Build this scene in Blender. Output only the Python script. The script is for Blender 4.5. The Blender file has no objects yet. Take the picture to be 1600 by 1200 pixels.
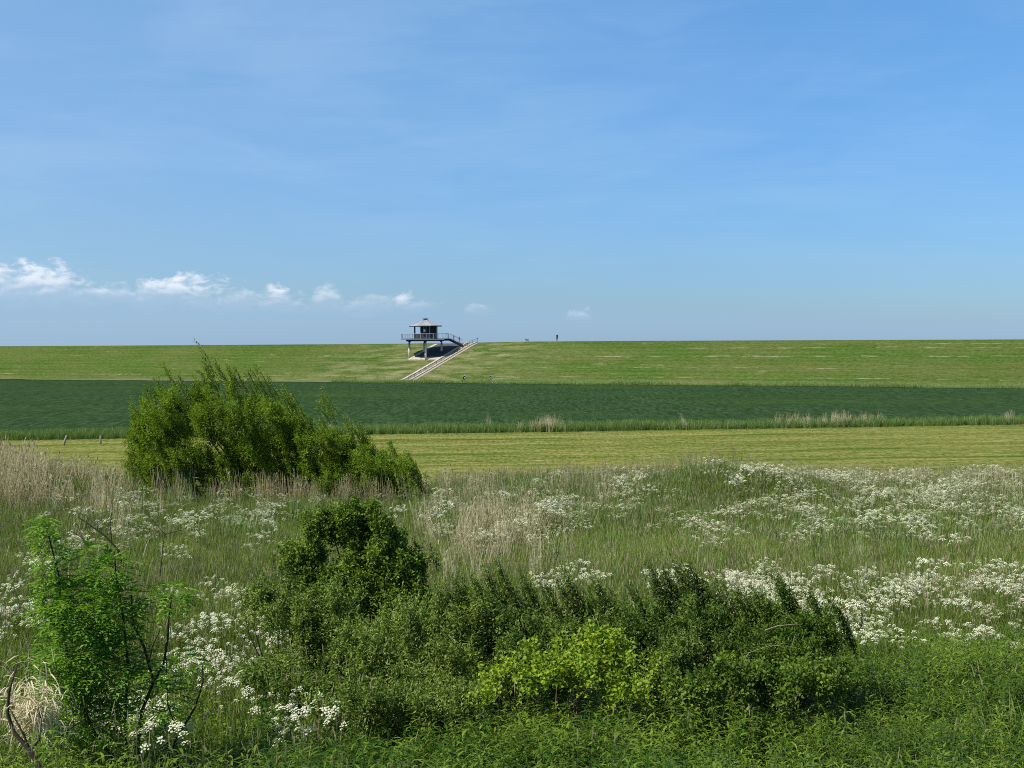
import bpy, bmesh, math
import numpy as np
from mathutils import Vector, Matrix, Euler
rng = np.random.default_rng(11)
sc = bpy.context.scene
R = math.radians

# ------------------------------------------------------------------ camera
F_PX = 2140.0                       # focal length in pixels of the 1600 wide photo
CAM_Z = 8.9
PITCH, ROLL = math.atan(63.5 / F_PX), R(-0.394)
cam = bpy.data.cameras.new('camera')
cam.sensor_width = 36.0
cam.lens = 36.0 * F_PX / 1600.0
cam.clip_start, cam.clip_end = 0.2, 9000.0
camo = bpy.data.objects.new('camera', cam)
sc.collection.objects.link(camo)
ROT = Matrix.Rotation(math.pi / 2 - PITCH, 3, 'X') @ Matrix.Rotation(ROLL, 3, 'Z')
camo.matrix_world = Matrix.Translation((0, 0, CAM_Z)) @ ROT.to_4x4()
sc.camera = camo

# ------------------------------------------------------------------ sun and sky
SUN_TRAVEL = Vector((0.66, 0.36, -0.86)).normalized()
to_sun = -SUN_TRAVEL
SUN_EL = math.asin(to_sun.z)
SUN_AZ = math.atan2(to_sun.x, to_sun.y)
sun = bpy.data.lights.new('sun', 'SUN')
sun.energy, sun.angle, sun.color = 5.0, R(0.53), (1.0, 0.95, 0.86)
suno = bpy.data.objects.new('sun', sun)
sc.collection.objects.link(suno)
suno.rotation_euler = SUN_TRAVEL.to_track_quat('-Z', 'Y').to_euler()
suno.location = (-30, -20, 60)
vs = sc.view_settings
vs.view_transform = 'Standard'; vs.look = 'None'; vs.gamma = 1.0; vs.use_curve_mapping = False
vs.exposure = 0.25
sc.render.engine = 'CYCLES'
sc.cycles.max_bounces = 6
sc.cycles.diffuse_bounces = 3
sc.cycles.glossy_bounces = 2
sc.cycles.transmission_bounces = 4
sc.cycles.use_denoising = False
sc.cycles.pixel_filter_type = 'BLACKMAN_HARRIS'; sc.cycles.filter_width = 1.0

class NT:
    """tiny node-graph writer"""
    def __init__(s, tree): s.t = tree; s.n = tree.nodes; s.l = tree.links
    def new(s, typ, **kw):
        n = s.n.new(typ)
        for k, v in kw.items(): setattr(n, k, v)
        return n
    def put(s, sock, v):
        if v is None: return
        if hasattr(v, 'links') or isinstance(v, bpy.types.NodeSocket): s.l.new(v, sock)
        else: sock.default_value = v
    def math(s, op, a, b=None, c=None, clamp=False):
        n = s.new('ShaderNodeMath', operation=op, use_clamp=clamp)
        s.put(n.inputs[0], a); s.put(n.inputs[1], b); s.put(n.inputs[2], c)
        return n.outputs[0]
    def vmath(s, op, a, b=None):
        n = s.new('ShaderNodeVectorMath', operation=op)
        s.put(n.inputs[0], a); s.put(n.inputs[1], b)
        return n.outputs['Value'] if op in ('LENGTH', 'DOT_PRODUCT') else n.outputs[0]
    def sep(s, v):
        n = s.new('ShaderNodeSeparateXYZ'); s.put(n.inputs[0], v); return n.outputs
    def comb(s, x=0., y=0., z=0.):
        n = s.new('ShaderNodeCombineXYZ'); s.put(n.inputs[0], x); s.put(n.inputs[1], y); s.put(n.inputs[2], z); return n.outputs[0]
    def noise(s, vec, scale=1., detail=4., rough=.55, dist=0.):
        n = s.new('ShaderNodeTexNoise'); s.put(n.inputs['Vector'], vec)
        n.inputs['Scale'].default_value = scale; n.inputs['Detail'].default_value = detail
        n.inputs['Roughness'].default_value = rough; n.inputs['Distortion'].default_value = dist
        return n.outputs[0]
    def mapr(s, v, a, b, c=0., d=1., smooth=False):
        n = s.new('ShaderNodeMapRange'); n.clamp = True
        if smooth: n.interpolation_type = 'SMOOTHSTEP'
        s.put(n.inputs[0], v); s.put(n.inputs[1], a); s.put(n.inputs[2], b); s.put(n.inputs[3], c); s.put(n.inputs[4], d)
        return n.outputs[0]
    def mix(s, f, a, b, blend='MIX'):
        n = s.new('ShaderNodeMix', data_type='RGBA', blend_type=blend)
        s.put(n.inputs[0], f)
        for i, v in ((6, a), (7, b)):
            if isinstance(v, (tuple, list)): v = tuple(v)[:3] + (1.,)
            s.put(n.inputs[i], v)
        return n.outputs[2]
    def scale(s, v, k): return s.vmath('MULTIPLY', v, k)

w = bpy.data.worlds.new('World'); sc.world = w; w.use_nodes = True
nt = NT(w.node_tree); nt.n.clear()
sky = nt.new('ShaderNodeTexSky', sky_type='NISHITA')
sky.sun_disc = False
sky.sun_elevation = SUN_EL
sky.sun_rotation = SUN_AZ % (2 * math.pi)
sky.altitude = 0.0; sky.air_density = 1.0; sky.dust_density = 0.25; sky.ozone_density = 3.0
dirv = nt.new('ShaderNodeTexCoord').outputs['Generated']
dx, dy, dz = nt.sep(dirv)
el = nt.math('ARCSINE', nt.math('MAXIMUM', nt.math('MINIMUM', dz, 1.), -1.))
az = nt.math('ARCTAN2', dx, dy)
U = nt.math('MULTIPLY', az, F_PX)       # degrees of azimuth and elevation in photo-pixel units
V = nt.math('MULTIPLY', el, F_PX)
uv = nt.comb(U, V, 0.)
# clear air: the polarised deep blue of this sky, paler at the horizon all round
grad = nt.mapr(V, 0., 620., 0., 1.)
tint = nt.mix(grad, (0.51, 0.75, 1.20), (0.84, 1.34, 1.66))
tint = nt.mix(nt.mapr(V, 640., 1700., 0., 1., True), tint, (.92, 1.0, 1.12))
skyc = nt.mix(1., sky.outputs[0], tint, 'MULTIPLY')
# thin cirrus veil
cir = nt.noise(nt.vmath('MULTIPLY', uv, (0.0011, 0.0042, 0.)), 1.0, 5., .55, .6)
cir2 = nt.noise(nt.vmath('MULTIPLY', uv, (0.004, 0.022, 0.)), 1.0, 5., .6, .8)
veil = nt.mapr(nt.math('ADD', nt.math('MULTIPLY', cir, .75), nt.math('MULTIPLY', cir2, .25)), .40, .66, 0., .17, True)
veil = nt.math('MULTIPLY', veil, nt.mapr(V, 60., 260., .25, 1.))
veil = nt.math('ADD', veil, nt.mapr(U, -900., 500., .20, 0., True))
skyc = nt.mix(veil, skyc, (6.3, 8.4, 10.2))
# a low bank of grey-blue haze under the cumulus line
bank_n = nt.noise(nt.vmath('MULTIPLY', uv, (0.0035, 0.02, 0.)), 1.0, 4., .5)
bank_top = nt.math('ADD', nt.mapr(U, -800., 700., 84., 40.), nt.math('MULTIPLY', nt.math('SUBTRACT', bank_n, .5), 40.))
bank = nt.mapr(nt.math('SUBTRACT', bank_top, V), -10., 26., 0., .42, True)
skyc = nt.mix(bank, skyc, (3.6, 5.7, 8.7))
# cumulus heads:  photo column, height above horizon, half width, half height, strength
CL = [(240, 72, 150, 18, .5), (400, 64, 130, 15, .5), (40, 76, 150, 20, .6), (560, 58, 120, 14, .4), (8, 100, 60, 21, 1.), (92, 96, 52, 23, 1.), (60, 84, 95, 14, .55), (176, 81, 26, 9, .8), (290, 87, 66, 14, 1.),
      (297, 93, 40, 13, 1.), (437, 78, 20, 12, .9), (512, 71, 28, 14, .55), (630, 67, 16, 13, .85), (570, 45, 28, 7, .3),
      (744, 52, 22, 8, .45), (905, 43, 20, 9, .6), (-110, 98, 60, 24, 1.), (-290, 92, 80, 22, .9), (-520, 84, 60, 18, .8),
      (1830, 45, 50, 12, .5), (2200, 60, 70, 15, .6)]
n_big = nt.noise(nt.vmath('MULTIPLY', uv, (0.030, 0.060, 0.)), 1., 6., .62, .4)
n_big = nt.math('MULTIPLY', nt.math('SUBTRACT', n_big, .5), 3.4)
cloud = None
for (cx, cv, a, b, st) in CL:
    a *= 1.25; b *= 1.3
    d = nt.vmath('LENGTH', nt.vmath('MULTIPLY', nt.vmath('SUBTRACT', uv, (cx - 800., cv, 0.)), (1. / a, 1. / b, 0.)))
    m = nt.math('MULTIPLY', nt.mapr(nt.math('ADD', nt.math('SUBTRACT', 1., d), n_big), -.1, .9, 0., 1., True), nt.mapr(nt.math('SUBTRACT', V, cv), -b * 1.1, b * .35, 0., st))
    cloud = m if cloud is None else nt.math('MAXIMUM', cloud, m)
n_sh = nt.noise(nt.vmath('ADD', nt.vmath('MULTIPLY', uv, (0.030, 0.060, 0.)), (-.12, .35, 0.)), 1., 4., .6, .4)
lit = nt.mapr(nt.math('ADD', nt.math('MULTIPLY', nt.math('SUBTRACT', .5, n_sh), 60.), nt.math('SUBTRACT', V, nt.mapr(U, -800., 100., 88., 50.))), -12., 16., 0., 1., True)
ccol = nt.mix(lit, (5.0, 6.4, 8.6), (9.6, 10.2, 11.2))
skyc = nt.mix(nt.math('MULTIPLY', cloud, .92), skyc, ccol)
bg = nt.new('ShaderNodeBackground'); nt.put(bg.inputs[0], skyc); bg.inputs[1].default_value = 0.0775
wo = nt.new('ShaderNodeOutputWorld'); nt.l.new(bg.outputs[0], wo.inputs[0])

# ------------------------------------------------------------------ helpers
ROTnp = np.array(ROT)
def at(px, py, Y):
    """world point seen at photo pixel (px,py) at distance Y"""
    d = ROTnp @ np.array([(px - 800) / F_PX, -(py - 600) / F_PX, -1.0])
    return np.array([0, 0, CAM_Z]) + d * (Y / d[1])
def proj(X, Y, Z):
    p = np.stack([X, Y, Z - CAM_Z], -1) @ ROTnp
    return 800 + F_PX * p[..., 0] / -p[..., 2], 600 - F_PX * p[..., 1] / -p[..., 2]
def eye(px): return 542 - 0.006875 * px
def vnoise(X, Y, f=1., seed=0):
    r = np.random.default_rng(seed); o = 0
    for i in range(7):
        a = r.uniform(0, 2 * np.pi); k = f * (1.55 ** (i * .7)); ph = r.uniform(0, 6.28)
        o = o + np.sin((X * np.cos(a) + Y * np.sin(a)) * k + ph + 1.3 * np.sin((Y * np.cos(a) - X * np.sin(a)) * k * .6 + ph * 2)) / (1 + .5 * i)
    return o / 2.6
def tag(o, label=None, cat=None, group=None, kind=None):
    if label: o['label'] = label
    if cat: o['category'] = cat
    if group: o['group'] = group
    if kind: o['kind'] = kind
    return o
def link(o, parent=None):
    sc.collection.objects.link(o)
    if parent is not None: o.parent = parent
    return o
def obj(name, me, parent=None, mats=()):
    for m in mats: me.materials.append(m)
    return link(bpy.data.objects.new(name, me), parent)
def empty(name, loc, rz=0.):
    e = bpy.data.objects.new(name, None); e.empty_display_size = .3
    e.location = loc; e.rotation_euler = (0, 0, rz); return link(e)

class MB:
    """collects plain shapes into one mesh"""
    def __init__(s): s.v = []; s.f = []; s.m = []; s.lt = []
    def add(s, vs, fs, m=0, lt=0.):
        b = len(s.v); s.v += [tuple(p) for p in vs]; s.f += [tuple(b + i for i in f) for f in fs]
        s.m += [m] * len(fs); s.lt += [lt] * len(vs)
    def box(s, c, size, rz=0., m=0, M=None):
        x, y, z = (k / 2 for k in size)
        vs = [Vector((a * x, b * y, d * z)) for a in (-1, 1) for b in (-1, 1) for d in (-1, 1)]
        Rm = M or Matrix.Rotation(rz, 3, 'Z')
        s.add([Rm @ p + Vector(c) for p in vs], [(0, 1, 3, 2), (4, 6, 7, 5), (0, 4, 5, 1), (2, 3, 7, 6), (0, 2, 6, 4), (1, 5, 7, 3)], m)
    def beam(s, a, b, wd, ht, m=0, up=(0, 0, 1)):
        a = Vector(a); b = Vector(b); x = (b - a); L = x.length
        if L < 1e-6: return
        x.normalize(); y = Vector(up).cross(x)
        if y.length < 1e-4: y = Vector((0, 1, 0)).cross(x)
        y.normalize(); z = x.cross(y)
        s.box((a + b) / 2, (L, wd, ht), M=Matrix((x, y, z)).transposed(), m=m)
    def tube(s, pts, rad, n=5, m=0, lt=0., cap=True):
        pts = [Vector(p) for p in pts]
        if not hasattr(rad, '__len__'): rad = [rad] * len(pts)
        vs = []
        for i, p in enumerate(pts):
            d = (pts[min(i + 1, len(pts) - 1)] - pts[max(i - 1, 0)])
            d = d.normalized() if d.length > 1e-9 else Vector((0, 0, 1))
            u = d.cross(Vector((.31, .94, .13))); u.normalize(); v = d.cross(u)
            for k in range(n):
                a = 2 * math.pi * k / n
                vs.append(p + (u * math.cos(a) + v * math.sin(a)) * rad[i])
        fs = [(i * n + k, i * n + (k + 1) % n, (i + 1) * n + (k + 1) % n, (i + 1) * n + k) for i in range(len(pts) - 1) for k in range(n)]
        if cap: fs += [tuple(range(n - 1, -1, -1)), tuple(range((len(pts) - 1) * n, len(pts) * n))]
        s.add(vs, fs, m, lt)
    def prism(s, poly, z0, z1, m=0):
        n = len(poly)
        vs = [(x, y, z0) for x, y in poly] + [(x, y, z1) for x, y in poly]
        s.add(vs, [tuple(range(n - 1, -1, -1)), tuple(range(n, 2 * n))] + [(i, (i + 1) % n, n + (i + 1) % n, n + i) for i in range(n)], m)
    def mesh(s, name, mats=(), smooth=False):
        me = bpy.data.meshes.new(name); me.from_pydata(s.v, [], s.f)
        for m in mats: me.materials.append(m)
        me.polygons.foreach_set('material_index', s.m)
        a = me.attributes.new('lt', 'FLOAT', 'POINT'); a.data.foreach_set('value', s.lt)
        if smooth: me.polygons.foreach_set('use_smooth', [True] * len(me.polygons))
        me.update(); return me
    def build(s, name, mats, parent=None, smooth=False):
        if not isinstance(mats, (list, tuple)): mats = [mats]
        return link(bpy.data.objects.new(name, s.mesh(name, mats, smooth)), parent)

def grid_mesh(name, P, UVc=None, mats=()):
    """P: (rows, cols, 3)"""
    r, c, _ = P.shape
    me = bpy.data.meshes.new(name)
    i = np.arange(r * c).reshape(r, c)
    q = np.stack([i[:-1, :-1], i[:-1, 1:], i[1:, 1:], i[1:, :-1]], -1).reshape(-1, 4)
    me.vertices.add(r * c); me.vertices.foreach_set('co', P.astype(np.float32).ravel())
    me.loops.add(len(q) * 4); me.loops.foreach_set('vertex_index', q.astype(np.int32).ravel())
    me.polygons.add(len(q)); me.polygons.foreach_set('loop_start', np.arange(0, len(q) * 4, 4, dtype=np.int32))
    me.polygons.foreach_set('use_smooth', np.ones(len(q), bool))
    me.update(calc_edges=True)
    if UVc is not None:
        u = me.uv_layers.new(name='UVMap')
        u.data.foreach_set('uv', UVc.reshape(-1, 2)[q.ravel()].astype(np.float32).ravel())
    for m in mats: me.materials.append(m)
    return me

def norm(v): return v / np.maximum(np.linalg.norm(v, axis=-1, keepdims=True), 1e-9)
def leaf_mesh(name, P, A, N, L, W, lt, mats=(), wide=.45, fold=.22):
    """two-triangle folded leaves; P base points, A axes, N normals"""
    n = len(P); A = norm(A); S = norm(np.cross(A, N)); N = np.cross(S, A)
    L = np.broadcast_to(L, (n,))[:, None]; W = np.broadcast_to(W, (n,))[:, None]
    a = P; t = P + A * L - N * L * .12
    mid = P + A * L * wide - N * W * fold
    v = np.stack([a, mid + S * W * .5 + N * W * fold * 2, t, mid - S * W * .5 + N * W * fold * 2], 1).reshape(-1, 3)
    b = np.arange(n)[:, None] * 4
    idx = np.concatenate([b, b + 1, b + 2, b, b + 2, b + 3], 1).astype(np.int32)
    me = bpy.data.meshes.new(name)
    me.vertices.add(4 * n); me.vertices.foreach_set('co', v.astype(np.float32).ravel())
    me.loops.add(6 * n); me.loops.foreach_set('vertex_index', idx.ravel())
    me.polygons.add(2 * n); me.polygons.foreach_set('loop_start', np.arange(0, 6 * n, 3, dtype=np.int32))
    me.update(calc_edges=True)
    at_ = me.attributes.new('lt', 'FLOAT', 'POINT'); at_.data.foreach_set('value', np.repeat(lt, 4).astype(np.float32))
    for m in mats: me.materials.append(m)
    return me

# ------------------------------------------------------------------ materials
def mat(name, col, rough=.8, var=0., vscale=3., bump=0., bscale=20., metal=0., spec=.3, col2=None):
    m = bpy.data.materials.new(name); m.use_nodes = True
    g = NT(m.node_tree); b = g.n['Principled BSDF']
    oc = g.new('ShaderNodeTexCoord').outputs['Object']
    c2 = col2 or tuple(k * (1 - var) for k in col)
    if var or col2: g.put(b.inputs['Base Color'], g.mix(g.mapr(g.noise(oc, vscale, 5., .6), .35, .65), c2, col))
    else: b.inputs['Base Color'].default_value = tuple(col) + (1,)
    b.inputs['Roughness'].default_value = rough; b.inputs['Metallic'].default_value = metal
    b.inputs['Specular IOR Level'].default_value = spec
    if bump:
        bn = g.new('ShaderNodeBump'); bn.inputs['Strength'].default_value = bump
        g.put(bn.inputs['Height'], g.noise(oc, bscale, 4., .6)); g.l.new(bn.outputs[0], b.inputs['Normal'])
    return m
def leafmat(name, dark, light, trans=.3, rough=.5, spec=.35, tcol=None):
    """leaf colour runs dark..light with the leaf's own 'lt' value plus its plant's 'tint'"""
    m = bpy.data.materials.new(name); m.use_nodes = True
    g = NT(m.node_tree); b = g.n['Principled BSDF']
    a1 = g.new('ShaderNodeAttribute', attribute_name='lt').outputs['Fac']
    a2 = g.new('ShaderNodeAttribute', attribute_name='tint', attribute_type='INSTANCER').outputs['Fac']
    f = g.math('ADD', a1, a2, clamp=True)
    c = g.mix(f, dark, light)
    g.put(b.inputs['Base Color'], c)
    b.inputs['Roughness'].default_value = rough; b.inputs['Specular IOR Level'].default_value = spec * .5
    if trans:
        tr = g.new('ShaderNodeBsdfTranslucent')
        tc = g.mix(1., c, tcol or (1.25, 1.3, .55), 'MULTIPLY'); g.put(tr.inputs[0], tc)
        mx = g.new('ShaderNodeMixShader'); mx.inputs[0].default_value = trans
        g.l.new(b.outputs[0], mx.inputs[1]); g.l.new(tr.outputs[0], mx.inputs[2])
        g.l.new(mx.outputs[0], g.n['Material Output'].inputs[0])
    return m
M_bark = mat('bark', (.085, .066, .048), .95, .5, 12., .5, 40.)
M_barkdark = mat('bark_dark', (.045, .035, .027), .95, .4, 12., .5, 40.)
M_barkpale = mat('bark_pale', (.34, .29, .22), .9, .4, 10., .4, 40.)
M_twigbrown = mat('twig_brown', (.17, .12, .075), .95, .4, 10.)
M_willow = leafmat('willow_leaf', (.085, .150, .014), (.30, .42, .05), .40, .5, .12)
M_haw = leafmat('hawthorn_leaf', (.070, .130, .018), (.28, .39, .055), .3, .45, .2)
M_privet = leafmat('privet_leaf', (.075, .140, .024), (.36, .45, .11), .34, .45, .22)
M_bramble = leafmat('bramble_leaf', (.12, .22, .02), (.38, .48, .05), .35, .5, .15)
M_maple = leafmat('sapling_leaf', (.09, .20, .022), (.28, .46, .06), .36, .45, .2)
M_herb = leafmat('herb_leaf', (.028, .078, .008), (.22, .32, .035), .28, .5, .1)
M_grass = leafmat('grass_blade', (.105, .160, .026), (.32, .40, .095), .3, .65, .12)
M_reedgreen = leafmat('reed_green', (.10, .18, .040), (.28, .38, .12), .28, .6, .15)
M_straw = leafmat('straw', (.50, .44, .25), (.82, .75, .52), .3, .8, .0, (1., .95, .8))
M_seed = leafmat('seed_head', (.30, .26, .14), (.52, .45, .28), .2, .8, .05, (1., .9, .7))
M_stem = leafmat('stem_green', (.07, .11, .03), (.16, .2, .06), .1, .6, .2)
M_petal = leafmat('petal', (.54, .56, .34), (.80, .79, .62), .25, .7, .1, (1., 1., .9))
M_bud = leafmat('bud', (.22, .30, .08), (.40, .48, .14), .2, .7, .1)
M_conc = mat('concrete', (.56, .50, .41), .85, .35, 1.5, .15, 20.)
M_concpil = mat('concrete_pillar', (.66, .62, .54), .8, .12, 2.)
M_asph = mat('asphalt', (.075, .077, .085), .9, .2, 2.)
M_rubble = mat('stone_edge', (.40, .36, .26), .95, .5, 3., .6, 6.)
M_steel = mat('galvanised_steel', (.42, .45, .48), .45, .15, 4., metal=.5)
M_dksteel = mat('dark_steel', (.035, .042, .06), .6, .2, 3.)
M_boards = mat('dark_boards', (.022, .026, .036), .75, .35, 3.)
M_zinc = mat('zinc_roof', (.40, .41, .45), .5, .25, 1.2, metal=.1)
M_white = mat('white_paint', (.75, .75, .74), .6)
M_wood = mat('weathered_wood', (.36, .32, .26), .9, .35, 8.)

# ------------------------------------------------------------------ terrain
prof_y = np.array([-4000, -60, -34, -8, -4, 1, 8, 15, 25, 33, 47, 62, 66, 75, 5000.])
prof_z = np.array([0, 0, 0, 7.2, 7.3, 7.2, 5.25, 3.45, 2.5, 2.3, 2.1, 1.9, 1.5, 0.0, 0.0])
def ground_z(X, Y, rough=True):
    X = np.asarray(X, float); Y = np.asarray(Y, float)
    z = np.interp(Y, prof_y, prof_z)
    near = np.clip((75 - Y) / 12, 0, 1) * np.clip((Y + 30) / 20, 0, 1)
    z = z + near * .16 * vnoise(X, Y, .35, 3)
    z = z + .95 * np.exp(-((X - 8.9) / 3.4) ** 2 - ((Y - 57) / 3.5) ** 2)
    z = z + 1.0 * np.exp(-((X + 23) / 5.5) ** 2 - ((Y - 58) / 5) ** 2)
    return z
ys = np.concatenate([[-4000, -1500, -400, -120, -70, -45], np.arange(-38, 84, 1.0), [90, 100, 120, 150, 200, 300, 450, 700, 1200, 2500, 5000]])
xs = np.concatenate([[-4000, -1800, -800, -350, -160, -90], np.arange(-60, 61, 1.5), [90, 160, 350, 800, 1800, 4000]])
GX, GY = np.meshgrid(xs, ys)
mg = bpy.data.materials.new('soil_and_thatch'); mg.use_nodes = True
g = NT(mg.node_tree); b = g.n['Principled BSDF']; oc = g.new('ShaderNodeTexCoord').outputs['Object']
g.put(b.inputs['Base Color'], g.mix(g.mapr(g.noise(oc, 1.3, 6., .6), .35, .65), (.030, .040, .014), (.085, .098, .035)))
b.inputs['Roughness'].default_value = .95; b.inputs['Specular IOR Level'].default_value = 0.
tag(obj('ground', grid_mesh('ground', np.stack([GX, GY, ground_z(GX, GY) - .002], -1), None, [mg])), 'rough ground under the tall meadow, falling away to the flat polder fields', 'ground', kind='structure')

# dike line
DIR = np.array([.8808, -.4735]); PER = np.array([.4735, .8808])
W0 = np.array([-132., 352.])
F0 = W0 + 10 * PER
def dk(s, t): return F0 + s * DIR + t * PER
crest_px = [-600, 0, 300, 625, 740, 830, 1000, 1300, 1600, 2200]
crest_row = [544.5, 541.0, 539.3, 537.0, 535.2, 533.6, 532.6, 531.4, 530.3, 527.5]
cs, cz = [], []
S_ALL = np.linspace(-500, 560, 2200)
PT = F0 + S_ALL[:, None] * DIR + 33 * PER
pxs = proj(PT[:, 0], PT[:, 1], np.full(len(PT), 9.0))[0]
CREST = CAM_Z + (eye(pxs) - np.interp(pxs, crest_px, crest_row)) / F_PX * np.hypot(PT[:, 1], 0)
CREST = np.where((S_ALL > -200) & (S_ALL < 320), CREST, 9.1)
CREST = np.clip(CREST, 8.95, 9.45)
def crest(s): return np.interp(s, S_ALL, CREST)
tp = np.array([-7.2, -6, -1.5, 0, 3, 10, 20, 29, 32, 33.5, 36.5, 40, 75])
zp = np.array([-.06, .36, .36, .38, .80, 2.75, 5.6, 8.25, 8.9, 9.05, 9.05, 8.6, 0.]) / 9.05
def dike_z(s, t):
    return np.interp(t, tp, zp) * crest(s) + np.where((np.asarray(t) > 1) & (np.asarray(t) < 31), .045, 0) * vnoise(np.asarray(s), np.asarray(t) * 2.2, .5, 8)
ss = np.concatenate([np.arange(-480, -60, 8.), np.arange(-60, 300, 1.0), np.arange(300, 540, 8.)])
tt = np.concatenate([[-7.2, -6, -4, -1.5, -.5], np.arange(0, 40.5, .75), [46, 55, 65, 75]])
SS, TT = np.meshgrid(ss, tt)
DP = F0 + SS[..., None] * DIR + TT[..., None] * PER
DZ = dike_z(SS, TT)
S_ST = 116.0                         # the stair's place along the dike
md = bpy.data.materials.new('dike_turf'); md.use_nodes = True
g = NT(md.node_tree); b = g.n['Principled BSDF']; uvn = g.new('ShaderNodeUVMap').outputs[0]
u_, v_, _ = g.sep(uvn)
streak = g.noise(g.vmath('MULTIPLY', uvn, (.018, .55, 0.)), 1., 5., .6, .2)
fine = g.noise(g.vmath('MULTIPLY', uvn, (.35, 2.2, 0.)), 1., 7., .8)
patch = g.noise(g.vmath('MULTIPLY', uvn, (.045, .12, 0.)), 1., 5., .55)
c = g.mix(g.mapr(streak, .36, .62), (.060, .120, .014), (.110, .165, .026))
c = g.mix(g.mapr(patch, .40, .62, 0., .7), c, (.185, .175, .050))
c = g.mix(g.mapr(g.noise(g.vmath('MULTIPLY', uvn, (.09, .30, 0.)), 1., 7., .7), .60, .66, 0., .7), c, (.40, .33, .17))
c = g.mix(g.mapr(fine, .4, .62, 0., .6), c, (.040, .075, .010))
mow = g.math('SINE', g.math('MULTIPLY', g.math('ADD', v_, g.math('MULTIPLY', streak, 3.)), 2.6))
c = g.mix(g.mapr(mow, .2, 1., 0., .22), c, (.19, .21, .06))
# worn, browner turf round the stair and along the toe
near_st = g.mapr(g.math('ABSOLUTE', g.math('SUBTRACT', u_, S_ST - 3)), 6., 40., .6, 0.)
wear = g.math('MULTIPLY', near_st, g.mapr(g.noise(g.vmath('MULTIPLY', uvn, (.16, .35, 0.)), 1., 6., .6), .44, .62))
c = g.mix(wear, c, (.44, .35, .18))
toe = g.math('MULTIPLY', g.mapr(v_, .5, 5., 1., 0.), g.mapr(patch, .38, .58, .25, .8))
c = g.mix(toe, c, (.27, .23, .09))
# pale lines of dry washed-up straw running along the slope
for (v0, amp, wid, seed, a0, a1) in ((20.5, 1.0, .16, 1.7, 130., 300.), (26.5, .8, .14, 5.1, 165., 330.), (2.3, .8, .22, 9.3, 60., 300.), (12.5, 1.2, .10, 3.9, 100., 220.),
                                     (29.2, .5, .16, 13.1, 195., 330.), (6.0, .9, .12, 21.1, -50., 300.)):
    wob = g.noise(g.vmath('ADD', g.vmath('MULTIPLY', uvn, (.03, 0., 0.)), (seed, seed, 0.)), 1., 3.)
    dist = g.math('ABSOLUTE', g.math('SUBTRACT', v_, g.math('ADD', v0 - amp, g.math('MULTIPLY', wob, 2 * amp))))
    gap = g.mapr(g.noise(g.vmath('ADD', g.vmath('MULTIPLY', uvn, (.11, 0., 0.)), (seed * 3, 0., 0.)), 1., 5., .7), .48, .58)
    rg = g.math('MULTIPLY', g.mapr(u_, a0, a0 + 12., 0., 1.), g.mapr(u_, a1 - 12., a1, 1., 0.))
    ln = g.math('MULTIPLY', g.math('MULTIPLY', g.mapr(dist, wid * .6, wid * 2., .8, 0.), gap), rg)
    c = g.mix(ln, c, (.50, .44, .26))
grain = g.noise(g.vmath('MULTIPLY', uvn, (1.1, 1.3, 0.)), 1., 5., .75)
c = g.mix(g.mapr(grain, .46, .66, 0., .5), c, (.18, .20, .055))
c = g.mix(g.mapr(grain, .52, .34, 0., .55), c, (.035, .075, .008))
c = g.mix(1., c, (.80, .88, 1.0), 'MULTIPLY')
g.put(b.inputs['Base Color'], c); b.inputs['Roughness'].default_value = .95; b.inputs['Specular IOR Level'].default_value = 0.
bn = g.new('ShaderNodeBump'); bn.inputs['Strength'].default_value = .9; bn.inputs['Distance'].default_value = .35
g.put(bn.inputs['Height'], fine); g.l.new(bn.outputs[0], b.inputs['Normal'])
tag(obj('dike', grid_mesh('dike', np.dstack([DP, DZ]), np.dstack([SS, TT]), [md])), 'long grassy sea dike across the whole horizon', 'dike', kind='structure')

def strip(name, s0, s1, t0, t1, z, m, label, cat, n=80):
    s_ = np.linspace(s0, s1, n); P = np.zeros((2, n, 3)); UVc = np.zeros((2, n, 2))
    for i, t in enumerate((t0, t1)):
        q = F0 + s_[:, None] * DIR + t * PER
        P[i, :, :2] = q; P[i, :, 2] = z; UVc[i, :, 0] = s_; UVc[i, :, 1] = t
    return tag(obj(name, grid_mesh(name, P, UVc, [m])), label, cat, kind='structure')
strip('path', -300, 340, -5.2, -2.4, .45, mat('path_asphalt', (.16, .16, .155), .9, .2, 1.), 'narrow asphalt cycle path along the foot of the dike', 'path')

# fields
def y_near(X): return 137.0 + .134 * X
def y_far(X): return 281. - .5376 * X
nx = np.linspace(-330, 195, 260); vv = np.linspace(0, 1, 60)
XX, VV = np.meshgrid(nx, vv)
YN, YF = y_near(XX) + 2.6, y_far(XX)
YY = YN + (YF - YN) * VV
ZZ = .62 + .05 * vnoise(XX, YY, .9, 5) + .08 * vnoise(XX, YY, .12, 6)
ZZ[0] = 0; ZZ[-1] = 0; YY[0] -= .1; YY[-1] += .1; YY[1] = YN[1] + .15; YY[-2] = YF[-2] - .15
ZZ[:, 0] = 0; ZZ[:, -1] = 0
mw = bpy.data.materials.new('young_wheat'); mw.use_nodes = True
g = NT(mw.node_tree); b = g.n['Principled BSDF']; oc = g.new('ShaderNodeTexCoord').outputs['Object']
fine = g.noise(g.vmath('MULTIPLY', oc, (1.6, .9, 1.)), 1.6, 6., .75)
rows = g.noise(g.vmath('MULTIPLY', oc, (.02, .16, 0.)), 1., 4., .6)
big = g.noise(g.vmath('MULTIPLY', oc, (.018, .03, 0.)), 1., 3., .5)
c = g.mix(g.mapr(fine, .32, .68), (.010, .034, .013), (.050, .102, .036))
grain = g.noise(g.vmath('MULTIPLY', oc, (2.2, .30, 1.)), 1., 4., .7)
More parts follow.
